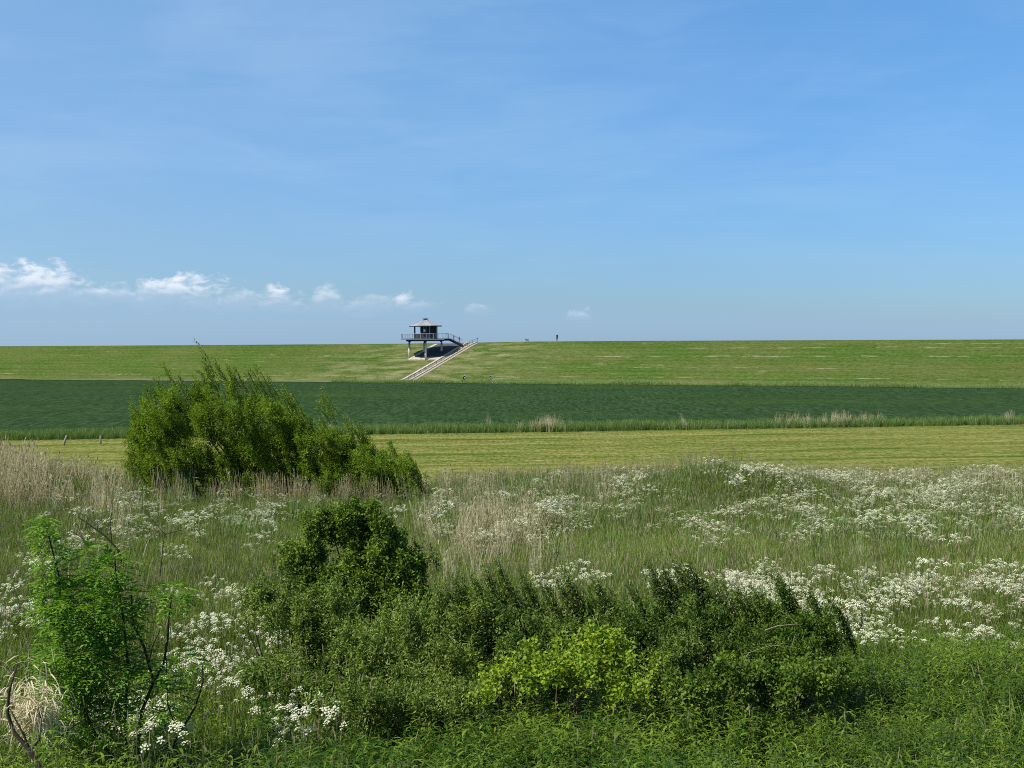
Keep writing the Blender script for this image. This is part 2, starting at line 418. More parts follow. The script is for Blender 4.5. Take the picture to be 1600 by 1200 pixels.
c = g.mix(g.mapr(grain, .42, .66, 0., .75), c, (.060, .125, .055))
c = g.mix(g.mapr(grain, .58, .36, 0., .6), c, (.008, .028, .010))
c = g.mix(g.mapr(rows, .42, .62, 0., .5), c, (.026, .066, .020))
c = g.mix(g.mapr(big, .5, .7, 0., .4), c, (.044, .100, .018))
tx, ty, _ = g.sep(oc)
tl = g.math('ABSOLUTE', g.math('SUBTRACT', g.math('FRACT', g.math('DIVIDE', g.math('ADD', ty, g.math('MULTIPLY', tx, .5376)), 26.)), .5))
tl = g.math('MULTIPLY', g.mapr(tl, .008, .024, .5, 0.), g.mapr(big, .42, .55))
c = g.mix(tl, c, (.020, .042, .014))
c = g.mix(1., c, (1.0, .86, .90), 'MULTIPLY')
g.put(b.inputs['Base Color'], c); b.inputs['Roughness'].default_value = .9; b.inputs['Specular IOR Level'].default_value = 0.
bn = g.new('ShaderNodeBump'); bn.inputs['Strength'].default_value = .6; bn.inputs['Distance'].default_value = .15
g.put(bn.inputs['Height'], fine); g.l.new(bn.outputs[0], b.inputs['Normal'])
tag(obj('wheat_field', grid_mesh('wheat_field', np.dstack([XX, YY, ZZ]), None, [mw])), 'dense dark blue-green wheat crop in the flat field before the dike', 'field', kind='structure')

nx = np.linspace(-330, 330, 90); vv = np.linspace(0, 1, 40)
XX, VV = np.meshgrid(nx, vv)
YY = 72. + (y_near(XX) - 72.) * VV
ZZ = np.where(VV > 0, .03 + .03 * vnoise(XX, YY, .25, 15), -.2) + np.clip((76 - YY) / 4, 0, 1) * -.2
mm = bpy.data.materials.new('mown_grass'); mm.use_nodes = True
g = NT(mm.node_tree); b = g.n['Principled BSDF']; oc = g.new('ShaderNodeTexCoord').outputs['Object']
ox, oy, _ = g.sep(oc)
vy = g.math('SUBTRACT', oy, g.math('MULTIPLY', ox, .10))
wob = g.noise(g.vmath('MULTIPLY', oc, (.05, .05, 0.)), 1., 3.)
wv = g.math('SINE', g.math('MULTIPLY', g.math('ADD', vy, g.math('MULTIPLY', wob, 9.)), .62))
st1 = g.noise(g.comb(g.math('MULTIPLY', ox, .035), g.math('MULTIPLY', vy, .75), 0.), 1., 5., .6)
fine = g.noise(g.vmath('MULTIPLY', oc, (1.1, 2.6, 1.)), 1.5, 6., .75)
f = g.math('ADD', g.math('MULTIPLY', wv, .09), st1)
f = g.math('ADD', f, g.math('MULTIPLY', g.math('SUBTRACT', g.noise(g.vmath('MULTIPLY', oc, (.05, .22, 0.)), 1., 4., .6), .5), .5))
c = g.mix(g.mapr(f, .30, .68), (.080, .135, .014), (.33, .305, .075))
c = g.mix(g.mapr(fine, .35, .65, 0., .6), c, (.095, .135, .016))
c = g.mix(g.mapr(g.noise(g.vmath('MULTIPLY', oc, (.35, 1.4, 1.)), .9, 7., .75), .52, .64, 0., .7), c, (.50, .43, .17))
grain = g.noise(g.vmath('MULTIPLY', oc, (3.2, .75, 1.)), 1., 5., .75)
c = g.mix(g.mapr(grain, .48, .68, 0., .65), c, (.36, .31, .11))
c = g.mix(g.mapr(grain, .52, .34, 0., .8), c, (.045, .085, .010))
sw = g.math('ABSOLUTE', g.math('SUBTRACT', g.math('FRACT', g.math('DIVIDE', g.math('ADD', vy, g.math('MULTIPLY', wob, 6.)), 9.)), .5))
c = g.mix(g.math('MULTIPLY', g.mapr(sw, .02, .24, .85, 0.), g.mapr(g.noise(g.comb(g.math('MULTIPLY', ox, .06), g.math('MULTIPLY', vy, .5), 0.), 1., 4., .6), .40, .58)), c, (.050, .105, .010))
c = g.mix(1., c, (.84, .84, .95), 'MULTIPLY')
g.put(b.inputs['Base Color'], c); b.inputs['Roughness'].default_value = .95; b.inputs['Specular IOR Level'].default_value = 0.

tag(obj('mown_field', grid_mesh('mown_field', np.dstack([XX, YY, ZZ]), None, [mm])), 'mown yellow-green hay field with cut swaths, between the wheat and the meadow', 'field', kind='structure')

# ------------------------------------------------------------------ lookout
PC = np.array([-20.7, 328.])
sx = .1533                                         # metres a photo pixel spans here
lk = empty('lookout_pavilion', (PC[0], PC[1], 5.3))
tag(lk, 'grey eight-sided lookout pavilion on concrete pillars with a railed deck beside the dike top', 'pavilion')
def zrow(row, px=665, Y=328.): return CAM_Z + (eye(px) - row) / F_PX * Y - 5.3
def octa(r, off=0., cx=0., cy=0.): return [(cx + r * math.cos(R(22.5 + 45 * k + off)), cy + r * math.sin(R(22.5 + 45 * k + off))) for k in range(8)]
z_deck, z_beam, z_eave = zrow(529.3), zrow(533.0), zrow(510.3)
def pillar(x, y, zb, zt, r=.26):
    m_ = MB(); m_.tube([(x, y, zb), (x, y, zt)], r, 10)
    o = m_.build('pillar', M_concpil, lk, True)
    h = MB(); h.box((x, y, (zt + z_beam) / 2), (.32, .32, z_beam - zt)); h.build('pillar_head', M_dksteel, o)
def slope_at(x, y):
    d = np.array([PC[0] + x, PC[1] + y]) - F0
    return float(dike_z(d @ DIR, d @ PER))
for (x, y) in ((-3.83, 0.2), (.35, -4.0), (3.83, 1.6), (-.45, 3.4)):
    pillar(x, y, slope_at(x, y) - 5.3 - .3, z_beam - .42)
m_ = MB()
for k in range(8):
    a, b_ = octa(4.7)[k], octa(4.7)[(k + 1) % 8]
    m_.beam((*a, (z_deck + z_beam) / 2 - .12), (*b_, (z_deck + z_beam) / 2 - .12), .16, .36)
for yy in (-3.2, -1.1, 1.1, 3.2): m_.beam((-4.4, yy, z_beam + .14), (4.4, yy, z_beam + .14), .14, .28)
for xx in (-3.8, 0., 3.8): m_.beam((xx, -4.2, z_beam - .1), (xx, 4.2, z_beam - .1), .2, .26)
m_.build('deck_beams', M_dksteel, lk)
m_ = MB(); m_.prism(octa(6.1), z_deck - .14, z_deck); m_.build('deck', M_dksteel, lk)
m_ = MB(); gap_from = None
RP = octa(5.95)
def rail_run(a, b_, m, n_post=3, h=1.2):
    a = Vector(a); b_ = Vector(b_)
    m.tube([a + Vector((0, 0, h)), b_ + Vector((0, 0, h))], .035, 4)
    m.tube([a + Vector((0, 0, .12)), b_ + Vector((0, 0, .12))], .025, 4)
    n = max(2, int((b_ - a).length / .28))
    for i in range(n + 1):
        p = a.lerp(b_, i / n)
        m.tube([p + Vector((0, 0, .12)), p + Vector((0, 0, h))], .012, 3)
posts = []
for k in range(8):
    if k in (0, 1): continue                        # open towards the bridge and the dike behind
    a, b_ = RP[k], RP[(k + 1) % 8]
    rail_run((*a, z_deck), (*b_, z_deck), m_)
    for q in (0., .33, .66): posts.append((a[0] + (b_[0] - a[0]) * q, a[1] + (b_[1] - a[1]) * q))
rail_run((*RP[1], z_deck), (*RP[2], z_deck), m_)
ro = m_.build('deck_railing', M_steel, lk)
pm = MB(); pm.box((0, 0, .62), (.09, .09, 1.24)); pmm = pm.mesh('rail_post', [M_steel])
for (x, y) in posts:
    o = link(bpy.data.objects.new('rail_post', pmm), lk); o.location = (x, y, z_deck)
# cabin
CB = octa(2.86, cx=.15)
for k in range(8):
    p = MB(); p.box((CB[k][0], CB[k][1], (z_deck + z_eave) / 2), (.16, .16, z_eave - z_deck), R(22.5 + 45 * k)); 
    p.build('cabin_post', M_steel if k in (5, 6, 7) else M_dksteel, lk)
for k in range(8):
    a, b_ = Vector((*CB[k], 0)), Vector((*CB[(k + 1) % 8], 0))
    mid = (a + b_) / 2; ln = (b_ - a).length - .17; ang = math.atan2((b_ - a).y, (b_ - a).x)
    openf = k in (2, 3, 4)                           # left-hand facets stand open above a parapet
    top = z_deck + 1.15 if openf else z_eave
    n = 6
    pw = empty('wall_panel', (0, 0, 0)); pw.parent = lk
    if openf: pw['label'] = 'low dark parapet under an open side'
    bd = MB()
    for i in range(n):
        q = a.lerp(b_, (i + .5) / n * (ln / (b_ - a).length) + .5 * (1 - ln / (b_ - a).length))
        q = a + (b_ - a).normalized() * (.085 + ln * (i + .5) / n)
        bd.box((q.x, q.y, (z_deck + top) / 2 + .02), (ln / n - .015, .05 + .01 * (i % 2), top - z_deck - .04), ang)
    o = bd.build('board', M_boards, pw); o['kind'] = 'stuff'
    if k == 5:
        wn = MB(); nrm = Vector((mid.x, mid.y, 0)).normalized()
        c_ = mid + nrm * .05 + Vector((-.15, 0, z_deck + 1.95))
        wn.box(c_, (.46, .05, .66), ang); wn.build('notice_board', M_white, lk)
# roof
ER = octa(4.14, cx=.1); apex_r = .42
z_ap = zrow(499.3)
for k in range(8):
    a, b_ = ER[k], ER[(k + 1) % 8]
    t1 = (.1 + apex_r * math.cos(R(22.5 + 45 * k)), apex_r * math.sin(R(22.5 + 45 * k)))
    t2 = (.1 + apex_r * math.cos(R(67.5 + 45 * k)), apex_r * math.sin(R(67.5 + 45 * k)))
    # slightly belled: a break in slope two thirds of the way up
    def lerp2(p, q, f): return (p[0] + (q[0] - p[0]) * f, p[1] + (q[1] - p[1]) * f)
    zb = z_eave + .22; zm = zb + (z_ap - zb) * .50; zmf = .56
    m1, m2 = lerp2(a, t1, zmf), lerp2(b_, t2, zmf)
    rp = MB(); top = [(*a, zb), (*b_, zb), (*m2, zm), (*m1, zm), (*t2, z_ap), (*t1, z_ap)]
    bot = [(x, y, z - .08) for x, y, z in top]
    rp.add(top + bot, [(0, 1, 2, 3), (3, 2, 4, 5), (7, 6, 9, 8), (8, 9, 11, 10), (0, 6, 7, 1), (1, 7, 8, 2), (2, 8, 10, 4), (4, 10, 11, 5), (3, 5, 11, 9), (0, 3, 9, 6)])
    rp.tube([(a[0], a[1], zb + .02), (m1[0], m1[1], zm + .03), (t1[0], t1[1], z_ap + .02)], .035, 4)
    for f in (.25, .5, .75):
        e0 = lerp2(a, b_, f); e1 = lerp2(m1, m2, f); e2 = lerp2(t1, t2, f)
        rp.tube([(*e0, zb + .015), (*e1, zm + .015), (*e2, z_ap + .015)], .018, 3)
    rp.build('roof_panel', M_zinc, lk)
m_ = MB(); m_.prism(octa(4.16, cx=.1), z_eave, z_eave + .13); m_.build('eave', M_dksteel, lk)
m_ = MB(); m_.prism(octa(.45, cx=.1), z_ap - .06, z_ap + .1); m_.prism(octa(.72, cx=.1), z_ap + .1, z_ap + .24); m_.build('roof_cap', M_dksteel, lk)
m_ = MB(); m_.tube([(.1, 0, z_ap + .2), (.1, 0, z_ap + .75)], .025, 4); m_.build('finial', M_steel, lk)
# bridge from the deck to the stair head, sloping down to the crest
zc = float(dike_z(S_ST - .5, 29.6)) - 5.3
B0 = Vector((4.6, 2.2, z_deck)); be = dk(S_ST - .5, 28.6) - PC; B1 = Vector((be[0], be[1], zc + .22))
bd = (B1 - B0); bh = Vector((bd.x, bd.y, 0)).normalized(); bs = Vector((-bh.y, bh.x, 0))
Bm = B0 + bh * 1.2
br = MB()
for (a, b_) in ((B0, Bm), (Bm, B1)):
    br.beam(a + Vector((0, 0, -.07)), b_ + Vector((0, 0, -.07)), 1.6, .12)
    for sgn in (-1, 1): br.beam(a + bs * .74 * sgn + Vector((0, 0, -.3)), b_ + bs * .74 * sgn + Vector((0, 0, -.3)), .12, .4)
bo = br.build('bridge', M_dksteel, lk)
m_ = MB()
for sgn in (-1, 1):
    rail_run(B0 + bs * .76 * sgn, Bm + bs * .76 * sgn, m_, h=1.15); rail_run(Bm + bs * .76 * sgn, B1 + bs * .76 * sgn, m_, h=1.15)
m_.build('bridge_railing', M_steel, lk)

# paving under the deck, following the slope
def slope_patch(name, s0, s1, t0, t1, lift, m, n=12, parent=None, side=True):
    mb = MB(); rows_ = []
    for i in range(n + 1):
        t = t0 + (t1 - t0) * i / n
        for s in (s0, s1):
            p = dk(s, t); z = float(np.interp(t, tp, zp) * crest(s))
            rows_ += [(p[0], p[1], z + lift), (p[0], p[1], z - .3)]
    fs = []
    for i in range(n):
        a = i * 4; c_ = a + 4
        fs += [(a, a + 2, c_ + 2, c_), (a, c_, c_ + 1, a + 1), (a + 2, a + 3, c_ + 3, c_ + 2)]
    fs += [(0, 1, 3, 2), (n * 4, n * 4 + 2, n * 4 + 3, n * 4 + 1)]
    mb.add(rows_, fs)
    return mb.build(name, m, parent)
S_L = S_ST - 9.6
pv = slope_patch('paved_apron', S_L + .9, S_ST - 1.25, 20.2, 31.0, .10, M_asph)
tag(pv, 'dark paved slope in the shade under the lookout deck', 'paving', kind='structure')
ap = empty('concrete_border', (*dk(S_L, 19.), float(dike_z(S_L, 19.)))); tag(ap, 'pale concrete border framing the paved slope under the lookout', 'border')
def under(o, e): o.parent = e; o.matrix_parent_inverse = Matrix.Translation(-e.location)
under(slope_patch('side_strip', S_L, S_L + .9, 20.2, 31.0, .16, M_conc), ap)
under(slope_patch('front_strip', S_L, S_ST - 1.25, 18.4, 20.2, .16, M_conc, 3), ap)
# stair up the dike
stair = empty('dike_stair', (*dk(S_ST, 0.), 0.)); tag(stair, 'long straight concrete stair climbing the dike slope to the lookout', 'stair')
for (a, b_, m, nm, lf) in ((S_ST - 1.2, S_ST - .55, M_conc, 'stringer', .24), (S_ST + .95, S_ST + 1.35, M_conc, 'stringer', .2)):
    under(slope_patch(nm, a, b_, .3, 32.4, lf, m, 30), stair)
rb = slope_patch('stone_edge', S_ST + 1.36, S_ST + 2.3, 1., 31.5, .06, M_rubble, 30); under(rb, stair)
st = MB(); n = 58
for i in range(n):
    t = .5 + 31.6 * (i + .5) / n; p = dk(S_ST + .2, t); z = float(np.interp(t, tp, zp) * crest(S_ST)) + .02
    st.box((p[0], p[1], z - .06), (1.46, 31.6 / n * .98, .2), math.atan2(DIR[1], DIR[0]))
so = st.build('steps', M_rubble); so['kind'] = 'stuff'; under(so, stair)
hr = MB(); pts = []
for t in np.linspace(2, 33.2, 14):
    p = dk(S_ST + 1.1, t); z = float(np.interp(t, tp, zp) * crest(S_ST)); pts.append((p[0], p[1], z + 1.0))
    hr.tube([(p[0], p[1], z), (p[0], p[1], z + 1.0)], .035, 4)
hr.tube(pts, .032, 4); hr.tube([(x, y, z - .45) for x, y, z in pts], .02, 4)
p = dk(S_ST + 1.1, 33.2); hr.box((p[0], p[1], pts[-1][2] + .05), (.22, .22, .3))
under(hr.build('handrail', M_dksteel), stair)

# ------------------------------------------------------------------ people, dog, bicycles
C_ = lambda n, c: mat(n, c, .85, .15, 6.)
MP = {'skin': C_('skin', (.42, .25, .17)), 'hair': C_('hair', (.04, .028, .02)), 'navy': C_('navy_cloth', (.018, .022, .045)), 'black': C_('black_cloth', (.012, .013, .018)),
      'white': C_('white_cloth', (.78, .78, .76)), 'grey': C_('grey_cloth', (.20, .21, .24)), 'blue': C_('blue_cloth', (.10, .16, .30)), 'shoe': C_('shoe', (.03, .03, .03)), 'helmet': C_('helmet', (.85, .85, .82))}
STAND = dict(pel=(0, 0, .95), wai=(0, 0, 1.1), che=(0, 0, 1.32), nek=(0, 0, 1.5), hd=(.01, 0, 1.60), top=(.02, 0, 1.70),
             shl=(0, .17, 1.43), ell=(-.04, .25, 1.16), wrl=(.04, .26, .92), hal=(.07, .26, .82), shr=(0, -.17, 1.43), elr=(-.04, -.25, 1.16), wrr=(.04, -.26, .92), har=(.07, -.26, .82),
             hil=(0, .09, .92), knl=(.02, .10, .50), anl=(-.02, .10, .09), tol=(.16, .12, .04), hir=(0, -.09, .92), knr=(.02, -.10, .50), anr=(-.02, -.10, .09), tor=(.16, -.12, .04))
RAD = dict(pel=.15, wai=.135, che=.155, nek=.06, hd=.095, top=.07, shl=.065, ell=.045, wrl=.032, hal=.035, shr=.065, elr=.045, wrr=.032, har=.035,
           hil=.095, knl=.062, anl=.042, tol=.035, hir=.095, knr=.062, anr=.042, tor=.035)
ED = [('pel', 'wai', 'top_'), ('wai', 'che', 'top_'), ('che', 'nek', 'top_'), ('nek', 'hd', 'skin'), ('hd', 'top', 'hair'), ('che', 'shl', 'top_'), ('shl', 'ell', 'top_'), ('ell', 'wrl', 'arm'), ('wrl', 'hal', 'skin'),
      ('che', 'shr', 'top_'), ('shr', 'elr', 'top_'), ('elr', 'wrr', 'arm'), ('wrr', 'har', 'skin'), ('pel', 'hil', 'leg'), ('hil', 'knl', 'leg'), ('knl', 'anl', 'leg'), ('anl', 'tol', 'shoe'),
      ('pel', 'hir', 'leg'), ('hir', 'knr', 'leg'), ('knr', 'anr', 'leg'), ('anr', 'tor', 'shoe')]
def skin_mesh(name, J, rad, edges, roles, root):
    ks = list(J); me = bpy.data.meshes.new(name + '_rig')
    me.from_pydata([J[k] for k in ks], [(ks.index(a), ks.index(b)) for a, b, _ in edges], [])
    o = bpy.data.objects.new(name + '_rig', me); sc.collection.objects.link(o)
    sk = o.modifiers.new('s', 'SKIN'); sk.use_smooth_shade = True
    for i, k in enumerate(ks):
        me.skin_vertices[0].data[i].radius = (rad[k], rad[k]); me.skin_vertices[0].data[i].use_root = (k == root)
    o.modifiers.new('d', 'SUBSURF').levels = 1
    dg = bpy.context.evaluated_depsgraph_get(); dg.update()
    out = bpy.data.meshes.new_from_object(o.evaluated_get(dg)); bpy.data.objects.remove(o)
    out.name = name
    mats = []; out.materials.clear()
    for _, _, r_ in edges:
        if roles[r_] not in mats: mats.append(roles[r_])
    for m in mats: out.materials.append(MP[m])
    segs = [(Vector(J[a]), Vector(J[b]), mats.index(roles[r_])) for a, b, r_ in edges]
    for p in out.polygons:
        c_ = Vector(p.center); best = 9
        for a, b, mi in segs:
            ab = b - a; t = max(0, min(1, (c_ - a).dot(ab) / ab.length_squared)); d = (c_ - a - ab * t).length
            if d < best: best = d; p.material_index = mi
    return out
def person(label, loc, rz, pose, roles, group=None, scale=1.):
    J = dict(STAND); J.update(pose)
    base = {'skin': 'skin', 'shoe': 'shoe', 'arm': 'skin', 'hair': 'hair', 'top_': 'navy', 'leg': 'navy'}; base.update(roles)
    o = obj('person', skin_mesh('person', J, RAD, ED, base, 'pel'))
    o.location = loc; o.rotation_euler = (0, 0, rz); o.scale = (scale,) * 3
    return tag(o, label, 'person', group)
TH = math.atan2(DIR[1], DIR[0])
# the walker on the crest
def on_dike_px(px, t):
    f = lambda s: proj(*dk(s, t), np.array(9.))[0] - px
    a, b_ = -100., 300.
    for _ in range(40):
        m_ = (a + b_) / 2
        if f(m_) > 0: b_ = m_
        else: a = m_
    return (a + b_) / 2
s1 = on_dike_px(870.5, 33.5); p = dk(s1, 33.5)
walk = dict(knl=(.14, .1, .5), anl=(.20, .1, .10), tol=(.36, .11, .05), knr=(-.02, -.1, .50), anr=(-.22, -.1, .13), tor=(-.07, -.11, .04), elr=(-.1, -.24, 1.17), wrr=(.12, -.2, 1.12), har=(.2, -.17, 1.12))
pw1 = person('person in dark navy clothes walking alone along the top of the dike', (p[0], p[1], float(dike_z(s1, 33.5))), TH + R(150), walk, {'top_': 'navy', 'leg': 'black', 'hair': 'grey'})
# dog, a dark one, trotting ahead of the walker
DJ = dict(pel=(-.28, 0, .46), wai=(-.05, 0, .45), che=(.22, 0, .44), nek=(.36, 0, .56), hd=(.46, 0, .64), muz=(.60, 0, .60), ear=(.42, .05, .72), er2=(.42, -.05, .72),
          fl=(.22, .09, .34), fl2=(.20, .09, .18), fl3=(.27, .09, .02), fr=(.22, -.09, .34), fr2=(.27, -.09, .19), fr3=(.24, -.09, .02),
          bl=(-.26, .09, .34), bl2=(-.17, .09, .26), bl3=(-.31, .09, .13), bl4=(-.26, .09, .01), brr=(-.26, -.09, .34), br2=(-.20, -.09, .26), br3=(-.36, -.09, .15), br4=(-.34, -.09, .01), ta=(-.42, 0, .52), ta2=(-.54, 0, .66))
DR = dict(pel=.11, wai=.10, che=.135, nek=.08, hd=.075, muz=.035, ear=.02, er2=.02, fl=.05, fl2=.03, fl3=.028, fr=.05, fr2=.03, fr3=.028, bl=.065, bl2=.045, bl3=.025, bl4=.025, brr=.065, br2=.045, br3=.025, br4=.025, ta=.03, ta2=.02)
DE = [(a, b, 'c') for a, b in (('pel', 'wai'), ('wai', 'che'), ('che', 'nek'), ('nek', 'hd'), ('hd', 'muz'), ('hd', 'ear'), ('hd', 'er2'), ('che', 'fl'), ('fl', 'fl2'), ('fl2', 'fl3'), ('che', 'fr'), ('fr', 'fr2'), ('fr2', 'fr3'),
      ('pel', 'bl'), ('bl', 'bl2'), ('bl2', 'bl3'), ('bl3', 'bl4'), ('pel', 'brr'), ('brr', 'br2'), ('br2', 'br3'), ('br3', 'br4'), ('pel', 'ta'), ('ta', 'ta2'))]
dgo = obj('dog', skin_mesh('dog', DJ, DR, DE, {'c': 'black'}, 'che'))
s1 = on_dike_px(823.5, 33.2); p = dk(s1, 33.2)
dgo.location = (p[0], p[1], float(dike_z(s1, 33.2))); dgo.rotation_euler = (0, 0, TH + R(185))
tag(dgo, 'black dog on the dike top between the stair and the walker', 'dog')
# two people coming down the bridge
for (f, lab, roles, pose) in ((.52, 'person in dark clothes on the lookout bridge, the higher of the two', {'top_': 'navy', 'leg': 'navy', 'arm': 'navy'}, dict(walk, ell=(.1, .22, 1.2), wrl=(.3, .2, 1.12), hal=(.38, .18, 1.1))),
                              (.84, 'person in dark jacket stepping off the foot of the lookout bridge', {'top_': 'black', 'leg': 'navy', 'arm': 'black'}, dict(STAND, knl=(.16, .1, .52), anl=(.12, .1, .16), tol=(.28, .11, .12), che=(.05, 0, 1.31), elr=(.1, -.25, 1.2), wrr=(.32, -.3, 1.2), har=(.4, -.3, 1.22)))):
    q = B0.lerp(B1, f) + Vector((PC[0], PC[1], 5.3))
    person(lab, q, math.atan2(bh.y, bh.x) + R(180), pose, roles)
# bicycles and riders on the path
def bicycle(label, loc, rz, group):
    e = empty('bicycle', loc, rz); tag(e, label, 'bicycle', group)
    for x in (-.52, .52):
        wm = MB(); n = 18
        ring = [(x + .33 * math.cos(2 * math.pi * k / n), 0, .34 + .33 * math.sin(2 * math.pi * k / n)) for k in range(n + 1)]
        wm.tube(ring, .02, 5, 0, cap=False)
        for k in range(0, n, 2): wm.tube([(x, 0, .34), ring[k]], .004, 3, 1)
        wm.build('wheel', [MP['black'], M_steel], e)
    fr = MB(); A = (-.52, 0, .34); Bq = (-.06, 0, .30); Cq = (-.22, 0, .82); D = (.36, 0, .80); E = (.52, 0, .34)
    for a, b_ in ((A, Bq), (Bq, Cq), (A, Cq), (Cq, D), (Bq, D), (D, E)): fr.tube([a, b_], .018, 5)
    fr.build('frame', MP['grey'], e)
    sd = MB(); sd.box((-.26, 0, .90), (.25, .14, .06)); sd.tube([(-.22, 0, .82), (-.24, 0, .9)], .015, 4); sd.build('saddle', MP['black'], e)
    hb = MB(); hb.tube([(.36, 0, .80), (.33, 0, 1.0)], .015, 4); hb.tube([(.22, .26, 1.02), (.35, .2, 1.0), (.35, -.2, 1.0), (.22, -.26, 1.02)], .014, 4); hb.build('handlebar', M_steel, e)
    for sgn in (1,):
        bag = MB(); bag.box((-.55, .13, .55), (.34, .12, .30)); bag.box((-.55, -.13, .55), (.34, .12, .30)); bag.build('pannier', MP['black'], e)
RIDE = dict(pel=(-.22, 0, 1.0), wai=(-.16, 0, 1.14), che=(-.03, 0, 1.36), nek=(.06, 0, 1.53), hd=(.10, 0, 1.62), top=(.11, 0, 1.72),
            shl=(0, .17, 1.46), ell=(.12, .22, 1.22), wrl=(.25, .24, 1.06), hal=(.30, .23, 1.03), shr=(0, -.17, 1.46), elr=(.12, -.22, 1.22), wrr=(.25, -.24, 1.06), har=(.30, -.23, 1.03),
            hil=(-.2, .09, .96), knl=(.16, .1, .80), anl=(.0, .1, .44), tol=(.13, .11, .40), hir=(-.2, -.09, .96), knr=(.08, -.1, .62), anr=(-.1, -.1, .20), tor=(.05, -.11, .15))
def on_path_px(px, t):
    a, b_ = -100., 300.
    for _ in range(40):
        m_ = (a + b_) / 2
        if proj(*dk(m_, t), np.array(.5))[0] > px: b_ = m_
        else: a = m_
    return (a + b_) / 2
for (px, flip, lab, blab, roles) in (
        (725.5, 0, 'cyclist in a white cap and black top below the stair, left of the near pair', 'bicycle ridden by the white-capped cyclist in the near pair', {'top_': 'black', 'leg': 'black', 'hair': 'white', 'arm': 'white'}),
        (766.5, 0, 'cyclist in a black and white top, right of the near pair', 'bicycle with dark panniers, rightmost on the dike path', {'top_': 'black', 'leg': 'grey', 'hair': 'helmet', 'arm': 'white'}),
        (372.5, 0, 'cyclist in a white shirt seen over the willow shoots', 'bicycle under the white-shirted cyclist behind the willow', {'top_': 'white', 'leg': 'grey', 'hair': 'white', 'arm': 'white'}),
        (392.5, 0, 'cyclist in dark clothes and white helmet just right of the white-shirted rider', 'bicycle under the dark-clad cyclist behind the willow', {'top_': 'black', 'leg': 'navy', 'hair': 'helmet'})):
    s_ = on_path_px(px, -3.8); p = dk(s_, -3.8)
    bicycle(blab, (p[0], p[1], .45), TH + math.pi * flip, 'bicycles on the path at the foot of the dike')
    person(lab, (p[0], p[1], .45), TH + math.pi * flip, RIDE, roles, 'cyclists on the path at the foot of the dike', 1.03)
# an old broken rail at the toe of the dike
fx = on_path_px(538, .8); e = empty('broken_fence', (*dk(fx, .8), .2), TH); tag(e, 'small dark broken timber barrier at the foot of the dike, left of the stair', 'fence')
for x, h, a in ((0, 1.5, .2), (1.3, 1.3, -.1), (3.0, 1.2, .05)):
    m_ = MB(); m_.beam((x, 0, -.2), (x + a, 0, h), .14, .14); m_.build('post', M_twigbrown, e)
m_ = MB(); m_.beam((-.3, 0, 1.15), (3.3, 0, 1.22), .08, .16); m_.build('rail', M_twigbrown, e)
# small stakes in the fields
for (px, Y, h, r, m, lab, lean) in ((155.5, 124, .8, .09, M_barkpale, 'short pale wooden stake standing in the mown field at the left', 0.),
                                    (97, 123, .9, .10, M_wood, 'leaning pale stake at the left end of the mown field', .35),
                                    (853.5, 84, 1.15, .06, M_barkdark, 'thin dark stake at the near edge of the mown field', 0.05)):
    X = (px - 800) / F_PX * Y; z = float(ground_z(X, Y)); m_ = MB()
    m_.tube([(0, 0, -.2), (lean * h * .5, 0, h * .5), (lean * h, 0, h * .95), (lean * h * 1.02, 0, h)], [r, r * .95, r * .9, r * .6], 7)
    o = m_.build('stake', m, None, True); o.location = (X, Y, z); tag(o, lab, 'stake')

# ------------------------------------------------------------------ plant prototypes
def blade(mb, p, ang, h, wd, bend, m, lt, droop=0.):
    """one tapering bent blade: 3 segments"""
    d = np.array([math.cos(ang), math.sin(ang), 0.]); sd = np.array([-d[1], d[0], 0.])
    q = [p + d * bend * h * f ** 2 + np.array([0, 0, h * (f - droop * f ** 3)]) for f in (0, .4, .75, 1.)]
    ws = (wd * .8, wd, wd * .7, 0)
    vs = []
    for i in range(3): vs += [q[i] - sd * ws[i] / 2, q[i] + sd * ws[i] / 2]
    vs.append(q[3])
    mb.add(vs, [(0, 1, 3, 2), (2, 3, 5, 4), (4, 5, 6)], m, lt)
def stalk(mb, a, b, wd, m, lt, bend=0.):
    a = np.array(a, float); b = np.array(b, float); mid = (a + b) / 2 + np.array([bend, 0, 0])
    for k in (0, 1):
        sd = np.array([wd / 2, 0, 0]) if k == 0 else np.array([0, wd / 2, 0])
        mb.add([a - sd, a + sd, mid + sd * .9, mid - sd * .9, b + sd * .6, b - sd * .6], [(0, 1, 2, 3), (3, 2, 4, 5)], m, lt)
def quadleaf(mb, p, ax, up, L, W, m, lt, curl=.15):
    ax = ax / np.linalg.norm(ax); s_ = np.cross(ax, up); s_ /= max(np.linalg.norm(s_), 1e-6); n_ = np.cross(s_, ax)
    a = p; m1 = p + ax * L * .35 + n_ * L * .05; m2 = p + ax * L * .7 - n_ * L * curl * .5; t = p + ax * L - n_ * L * curl * 1.6
    mb.add([a, m1 + s_ * W / 2, m1 - s_ * W / 2, m2 + s_ * W * .42, m2 - s_ * W * .42, t], [(0, 1, 2), (1, 3, 4, 2), (3, 5, 4)], m, lt)
r1 = np.random.default_rng(5)
U_ = r1.uniform
